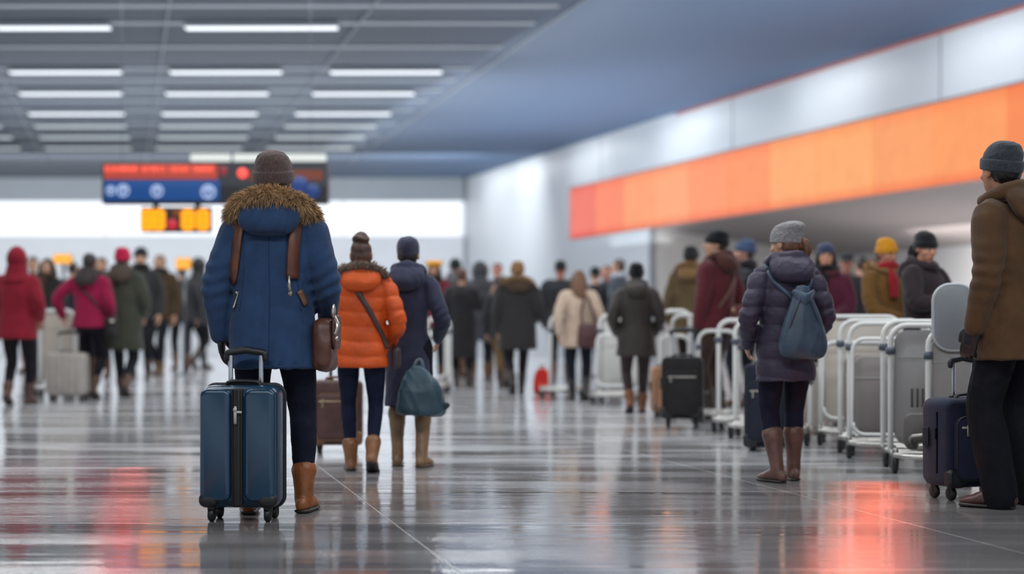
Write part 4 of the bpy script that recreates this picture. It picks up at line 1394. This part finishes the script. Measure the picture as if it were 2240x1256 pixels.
person('man in brown coat walking toward the camera right of the olive coat', 350, 820, 556, 165, coat='#4a3a26', hem=.74, flare=1.04, bulk=1.06, hair='short', hairc='#7a6a5c', scarf='#2e2622', trousers='#22232a', boots='#6a5034', bt=.16, armL='hang', armR='pocket', legs='stepL', group=GC, face=True)
person('person in charcoal coat walking away left of the blue parka', 432, 808, 558, -30, coat='#38393c', hem=.74, bulk=1.12, flare=1.05, hood='up', hoodc='#303134', trousers='#232428', boots='#3a3634', armL='hang', armR='swingf', legs='walkL', lean=.05, group=GC)
person('person in black jacket partly hidden behind the charcoal coat', 398, 812, 580, 20, coat='#2b2d31', hem=.8, hair='short', hairc='#2d241f', trousers='#1e1f24', armL='hang', armR='hang', legs='stand', group=GC, depth=31)
person('person with dark hair between the red coat and the black coat', 72, 815, 562, 175, coat='#29292c', hem=.8, hair='short', hairc='#2b211c', trousers='#23242a', legs='stand', group=GC, face=True)
person('person with bare forehead behind the magenta jacket', 222, 825, 564, 172, coat='#33353a', hem=.8, hair='short', hairc='#4a352b', scarf='#2a2a2d', trousers='#23242a', legs='stand', group=GC, face=True)
person('person in dark blue coat far behind the amber lit sign', 160, 812, 574, -10, coat='#2a2e3a', hem=.8, hair='short', hairc='#2b211c', trousers='#23242a', legs='stand', group=GC, depth=30)
person('person in black coat and dark cap far behind left edge', 8, 830, 566, 10, coat='#252528', hem=.7, hat='cap', hatc='#222', trousers='#1d1d22', legs='stand', group=GC) if False else None
suitcase('beige hard-shell suitcase with extended handle behind the magenta jacket', ground(148, 876), -2, .465, .25, .50, '#a09a92', 'plastic', 'ribbed', trim='#6f6a64', lift=.06, polez=.80, pole_w=.2, polec='#c9c9c9')
cart('pale luggage cart with beige panel standing left of the magenta jacket', Vector(((88 - CX) * 20.6 / F, 20.6, 0)), 8, h=1.06, w=.42, L=.4, panel='#b7ada0', basket=False, pipe=.028)

# ================================================================ middle crowd
GM = 'travellers in the middle crowd'
person('woman in wide mustard beret and burgundy coat facing the camera', 950, 838, 566, 172, coat='#6a1c2a', hem=.8, hat='beret', hatc='#e39a1e', hair='long', hairc='#2a211d', scarf='#2c2a28', trousers='#26262c', legs='stand', group=GM, face=True)
person('person in long black coat with right arm held out to the side', 1010, 845, 588, -4, coat='#2a292b', hem=.42, flare=1.06, bulk=1.06, hair='short', hairc='#5b3d33', trousers='#222226', boots='#33291f', bt=.2, armL='hang', armR='out', legs='stand2', group=GM)
person('person in dark green knit hat and grey collar behind the long black coat', 996, 806, 566, 5, coat='#3b3d40', hem=.7, hat='beanie', hatc='#1c2b2a', hood='down', hoodc='#57585a', trousers='#26262c', legs='stand', group=GM, depth=27)
person('person in charcoal hooded coat with fluffy hood seen from behind', 1050, 822, 572, 0, coat='#3a3c41', hem=.6, bulk=1.08, hood='up', hoodc='#3f4144', fur='#4b4a48', furn=300, trousers='#25262b', legs='stand', group=GM, depth=26)
person('person with pink face and short hair behind the fluffy hood', 1088, 815, 576, 170, coat='#33343a', hem=.7, hair='short', hairc='#6a4a40', trousers='#24252c', legs='stand', group=GM, face=True, skin='#cf8f80', depth=28)
person('person in big black parka and tan knit hat with tan fur hood', 1132, 862, 566, 4, coat='#2e2c2c', hem=.62, flare=1.06, bulk=1.2, hood='down', hoodc='#4a3a2c', fur='#8a6c4a', furn=900, hat='beanie', hatc='#94714c', trousers='#25242a', boots='#2a2624', armL='hang', armR='hip', legs='walkR', group=GM, hoodw=1.15)
person('person in tan trousers walking beside the big black parka', 1100, 848, 600, -6, coat='#2d2d31', hem=.8, hair='short', hairc='#3a2b24', trousers='#7c6240', tkind='cloth', boots='#4a3a28', legs='walkL', group=GM)
person('broad man in black jacket and dark cap behind the cream coat', 1226, 835, 570, -5, coat='#26272b', hem=.78, bulk=1.18, hat='beanie', hatc='#262a2c', cuff=False, hair=None, trousers='#22242b', armL='hang', armR='hang', legs='stand', group=GM, skin='#b7705c')
CR = person('woman with long brown hair in cream coat seen from behind', 1266, 876, 590, 0, coat='#c3ac98', hem=.72, flare=1.12, bulk=1.05, hair='long', hairc='#6e4c37', trousers='#1d222e', boots='#25252a', bt=.24, armL='pull', armR='hip', legs='stepL', group=GM, fold=.004)
kk = CR['k']
carried(CR, 'tote_bag', 'burgundy leather tote bag on the back of the cream coat', 'bag', [('bag_body', G().add(*slab(V3(.13, -.24, .87) * kk, .27, .11, .29, .04, .03, 5, taper=.5)), mat('#4d2a2a', 'leather'), None),
        ('strap', g1(tube([V3(.04, -.23, 1.0) * kk, V3(.03, -.21, 1.2) * kk, V3(.09, -.19, 1.40) * kk, V3(.17, -.21, 1.2) * kk, V3(.22, -.23, 1.0) * kk], [(.014, .006)] * 5, 8, 3)), mat('#4a2c2c', 'leather'), None)])
person('person in black coat right of the cream coat with back to camera', 1302, 828, 584, 0, coat='#27282b', hem=.7, hat='beanie', hatc='#1f2728', cuff=False, trousers='#22242b', legs='stand', group=GM)
person('man with ruddy face between the black coats', 1326, 818, 582, 160, coat='#2b2d33', hem=.7, hair='short', hairc='#5a4438', trousers='#24262c', legs='stand', group=GM, face=True, skin='#c08672', depth=27.5)
person('man with pale hair and light collar turned sideways behind the dark brown coat', 1354, 830, 568, 60, coat='#434a53', hem=.75, hair='short', hairc='#4a3a30', scarf='#a9b1ba', trousers='#24262c', legs='stand', group=GM, face=True)
person('woman in dark brown coat and black knit hat walking away', 1392, 904, 573, 0, coat='#37302d', ckind='puffer', hem=.68, flare=1.14, bulk=1.05, waist=.84, hood='down', hat='beanie', hatc='#1b1a1e', hair='short', trousers='#35292a', tkind='cloth', boots='#7a4a2b', bt=.2, armL='pocket', armR='pocket', legs='stepR', group=GM, vox=.013)
cart('white luggage cart frame half hidden behind the long navy coat', Vector(((934 - CX) * 21.5 / F, 21.5, 0)), -8, h=.97, w=.30, L=.36, panel=None, pipe=.026, basket=True)
cart('silver luggage cart left of the cream coat with its tall leg tilted', Vector(((1204 - CX) * 20.2 / F, 20.2, 0)), -20, h=1.0, w=.40, L=.36, pipe=.022, basket=False)
cart('silver luggage cart between the cream coat and the dark brown coat', Vector(((1312 - CX) * 18.9 / F, 18.9, 0)), -15, h=1.0, w=.46, L=.42, panel='#c4c2bd', pipe=.024)
rb = thing('red_backpack', 'small red backpack standing on the floor left of the cream coat', 'backpack', ground(1186, 862))
V, f = stack([(0, 0, 0, .08, .05), (.02, 0, 0, .11, .08), (.15, 0, 0, .115, .085), (.27, 0, 0, .09, .07), (.33, 0, 0, .04, .035)], 20, 4, 2.4)
bdy = put('bag_body', G().add(V, f), mat('#c22a22', 'cloth'), rb)
put('front_pocket', g1(slab((0, -.085, .10), .14, .04, .12, .03, .015, 5)), mat('#d43a2c', 'cloth'), rb)
put('top_loop', g1(tube([(-.03, 0, .32), (-.02, 0, .36), (.02, 0, .36), (.03, 0, .32)], .008, 8, 3)), mat('#7a1c18', 'cloth'), rb)

# ================================================================ right crowd behind the carts
GR = 'travellers queueing behind the carts'
person('person in olive brown hooded coat and black knit hat left of the maroon jacket', 1512, 868, 538, -20, coat='#5b4a30', hem=.7, bulk=1.05, hood='down', hoodc='#7a5c3c', hat='beanie', hatc='#2a2a2c', hair='short', trousers='#2a2622', legs='stand', group=GR, fur='#7a5c3c', furn=300)
M15 = person('man in maroon jacket and black knit hat looking left with a strap across his back', 1568, 918, 503, 48, coat='#5a2229', hem=.84, bulk=1.05, hood='down', hoodc='#4b2a24', hat='beanie', hatc='#1d1d20', hair='short', hairc='#3a2a22', trousers='#3a2b22', tkind='cloth', boots='#2d2420', gloves='#1a1a1c', armL='hangin', armR='hip', legs='stand', group=GR, face=True, turn=42, vox=.011)
kk = M15['k']
carried(M15, 'crossbody_bag', 'maroon crossbody bag with brown strap on the man in maroon jacket', 'bag', [('bag_body', G().add(*slab(V3(.03, -.225, .98) * kk, .27, .07, .19, .05, .028, 5)), mat('#5c2428', 'leather'), None),
        ('strap', G().add(*ribbon(M15, [('t', .14, -.03), ('b', .1, 1.36), ('b', -.02, 1.2), ('b', -.13, 1.04)], .034, .008)), mat('#6b4a3a', 'leather'), None), ('clasp', g1(ell(V3(-.11, -.26, 1.03) * kk, (.02, .012, .02), 10)), mat('#d9c29a', 'metal'), 0)])
person('person in black quilted jacket and blue knit hat behind the maroon jacket', 1630, 890, 524, 30, coat='#26272c', ckind='puffer', quilt=.1, hem=.76, bulk=1.1, hood=None, hat='beanie', hatc='#3f4f6c', scarf='#2b2b2e', hair='short', trousers='#222329', armL='hip', armR='hip', legs='stand', group=GR, face=True, turn=60, vox=.013, skin='#c58d7a')
person('woman in maroon coat and blue knit hat facing the camera right of the plum coat', 1806, 930, 532, 172, coat='#571d33', hem=.72, bulk=1.02, hat='beanie', hatc='#3f4660', cuff=False, hair='long', hairc='#1e1614', hood='down', hoodc='#5a2a30', scarf='#1c1a1c', trousers='#25242a', armL='front', armR='hip', legs='stand', group=GR, face=True, vox=.013, skin='#cf9477')
person('man in dark cap and black jacket right of the maroon coat, farther back', 1852, 862, 553, 160, coat='#2a2729', hem=.75, hat='cap', hatc='#23282a', hair='short', trousers='#25242a', legs='stand', group=GR, face=True, skin='#a8705c')
person('person in red jacket with black hair behind the yellow knit hat', 1884, 850, 563, 10, coat='#8f1b2b', hem=.8, hair='short', hairc='#1e1a1a', trousers='#25242a', legs='stand', group=GR)
person('person in yellow knit hat and tan coat with fur hood facing the queue', 1938, 950, 522, 205, coat='#6e4d22', hem=.7, bulk=1.02, hat='beanie', hatc='#d28f1f', slouch=.0, hood='down', hoodc='#7a5a33', fur='#8a6844', furn=500, hair='short', hairc='#3a2a20', scarf='#9a1f28', gloves='#1c1c1f', trousers='#3a2e22', armL='front', armR='front', legs='stand', group=GR, face=True, nod=12, vox=.013, skin='#b9806a')
person('woman in black knit hat and dark plum coat looking down to the right', 2022, 965, 508, 222, coat='#2c2226', hem=.7, bulk=1.1, hat='beanie', hatc='#1b1b1e', hood='down', hair='ponytail', hairc='#1d1716', trousers='#221e22', armL='high', armR='high', gloves='#1a1a1e', legs='stand', group=GR, face=True, nod=14, turn=-20, vox=.012, skin='#c88f74')
person('person in grey jacket far behind between the carts and the pale wall', 1900, 838, 578, 0, coat='#4d4a4d', hem=.8, hair='short', hairc='#2a2322', trousers='#25242a', legs='stand', group=GR, depth=30)

# ================================================================ carts and luggage on the right
def cart_at(label, px, Y, top, rot, w=.56, L=.4, dz=0, **kw):
    cart(label, Vector(((px - CX) * Y / F, Y, 0)), rot, h=CZ + (HZ - top) * Y / F, w=w, L=L, **kw)


cart_at('tall silver luggage cart at the far end of the row beside the black suitcase', 1446, 17.6, 681, -6, w=.31, L=.34, pipe=.024)
cart_at('silver luggage cart behind the black suitcase, second from the far end', 1470, 17.0, 690, -6, w=.29, L=.3, pipe=.02, basket=False)
cart_at('silver luggage cart in front of the maroon jacket with upright legs', 1528, 15.15, 724, -14, w=.36, L=.3, basket=False)
cart_at('silver luggage cart left of the plum coat, farther of the pair', 1572, 14.15, 701, -16, w=.42, L=.28, basket=False, pipe=.021)
cart_at('silver luggage cart left of the plum coat, nearer of the pair', 1608, 13.4, 703, -16, w=.42, L=.28, pipe=.019, basket=False)
cart_at('low silver luggage cart beside the dark navy suitcase behind the plum coat', 1652, 12.75, 806, -16, w=.42, L=.3, basket=False, pipe=.017)
cart_at('silver luggage cart just right of the plum coat, back of the row', 1795, 12.68, 693, -12, w=.6, L=.28, panel='#b7aea4', pipe=.018)
cart_at('silver luggage cart with brown panel, second right of the plum coat', 1838, 12.02, 702, -12, w=.6, L=.3, ptop=.70, pipe=.018, panel='#8a7f78', basket=False)
cart_at('silver luggage cart with grey panel and low basket loop, third right of the plum coat', 1858, 11.47, 708, -12, w=.55, L=.25, ptop=.70, panel='#7d7573', pipe=.017, bz=(.16, .82))
cart_at('silver luggage cart behind the vented grey panel cart', 1932, 10.86, 704, -8, w=.5, L=.26, pipe=.018, basket=False)
cart_at('luggage cart with large grey panel and vent slots', 1948, 10.42, 712, -6, w=.44, panel='#9c9a98', vents=True, basket=False, pipe=.018, L=.26)
cart_at('luggage cart with tall rounded grey board beside the man in brown parka', 2030, 9.9, 721, -6, w=.38, panel='#8f8a87', basket=False, pipe=.016, L=.25, board=(.15, .77, 1.16, .24))
suitcase('black suitcase standing at the far end of the cart row', ground(1493, 936), -8, .36, .23, .54, '#252223', 'cloth', 'soft', lift=.085, trim='#141416', polez=.86, pole_w=.16)
suitcase('dark navy suitcase standing behind the plum coat', ground(1676, 986), -14, .30, .22, .60, '#1e2232', 'cloth', 'soft', lift=.03, trim='#12141c')
suitcase('peach beige suitcase left of the black suitcase', ground(1455, 912), 4, .27, .24, .44, '#a57a5c', 'cloth', 'soft', lift=.05, trim='#6b5140')
suitcase('beige suitcase low behind the plum coat, between carts', ground(1772, 948), -10, .30, .22, .50, '#a79c92', 'plastic', 'ribbed', lift=.05, trim='#8d837a')
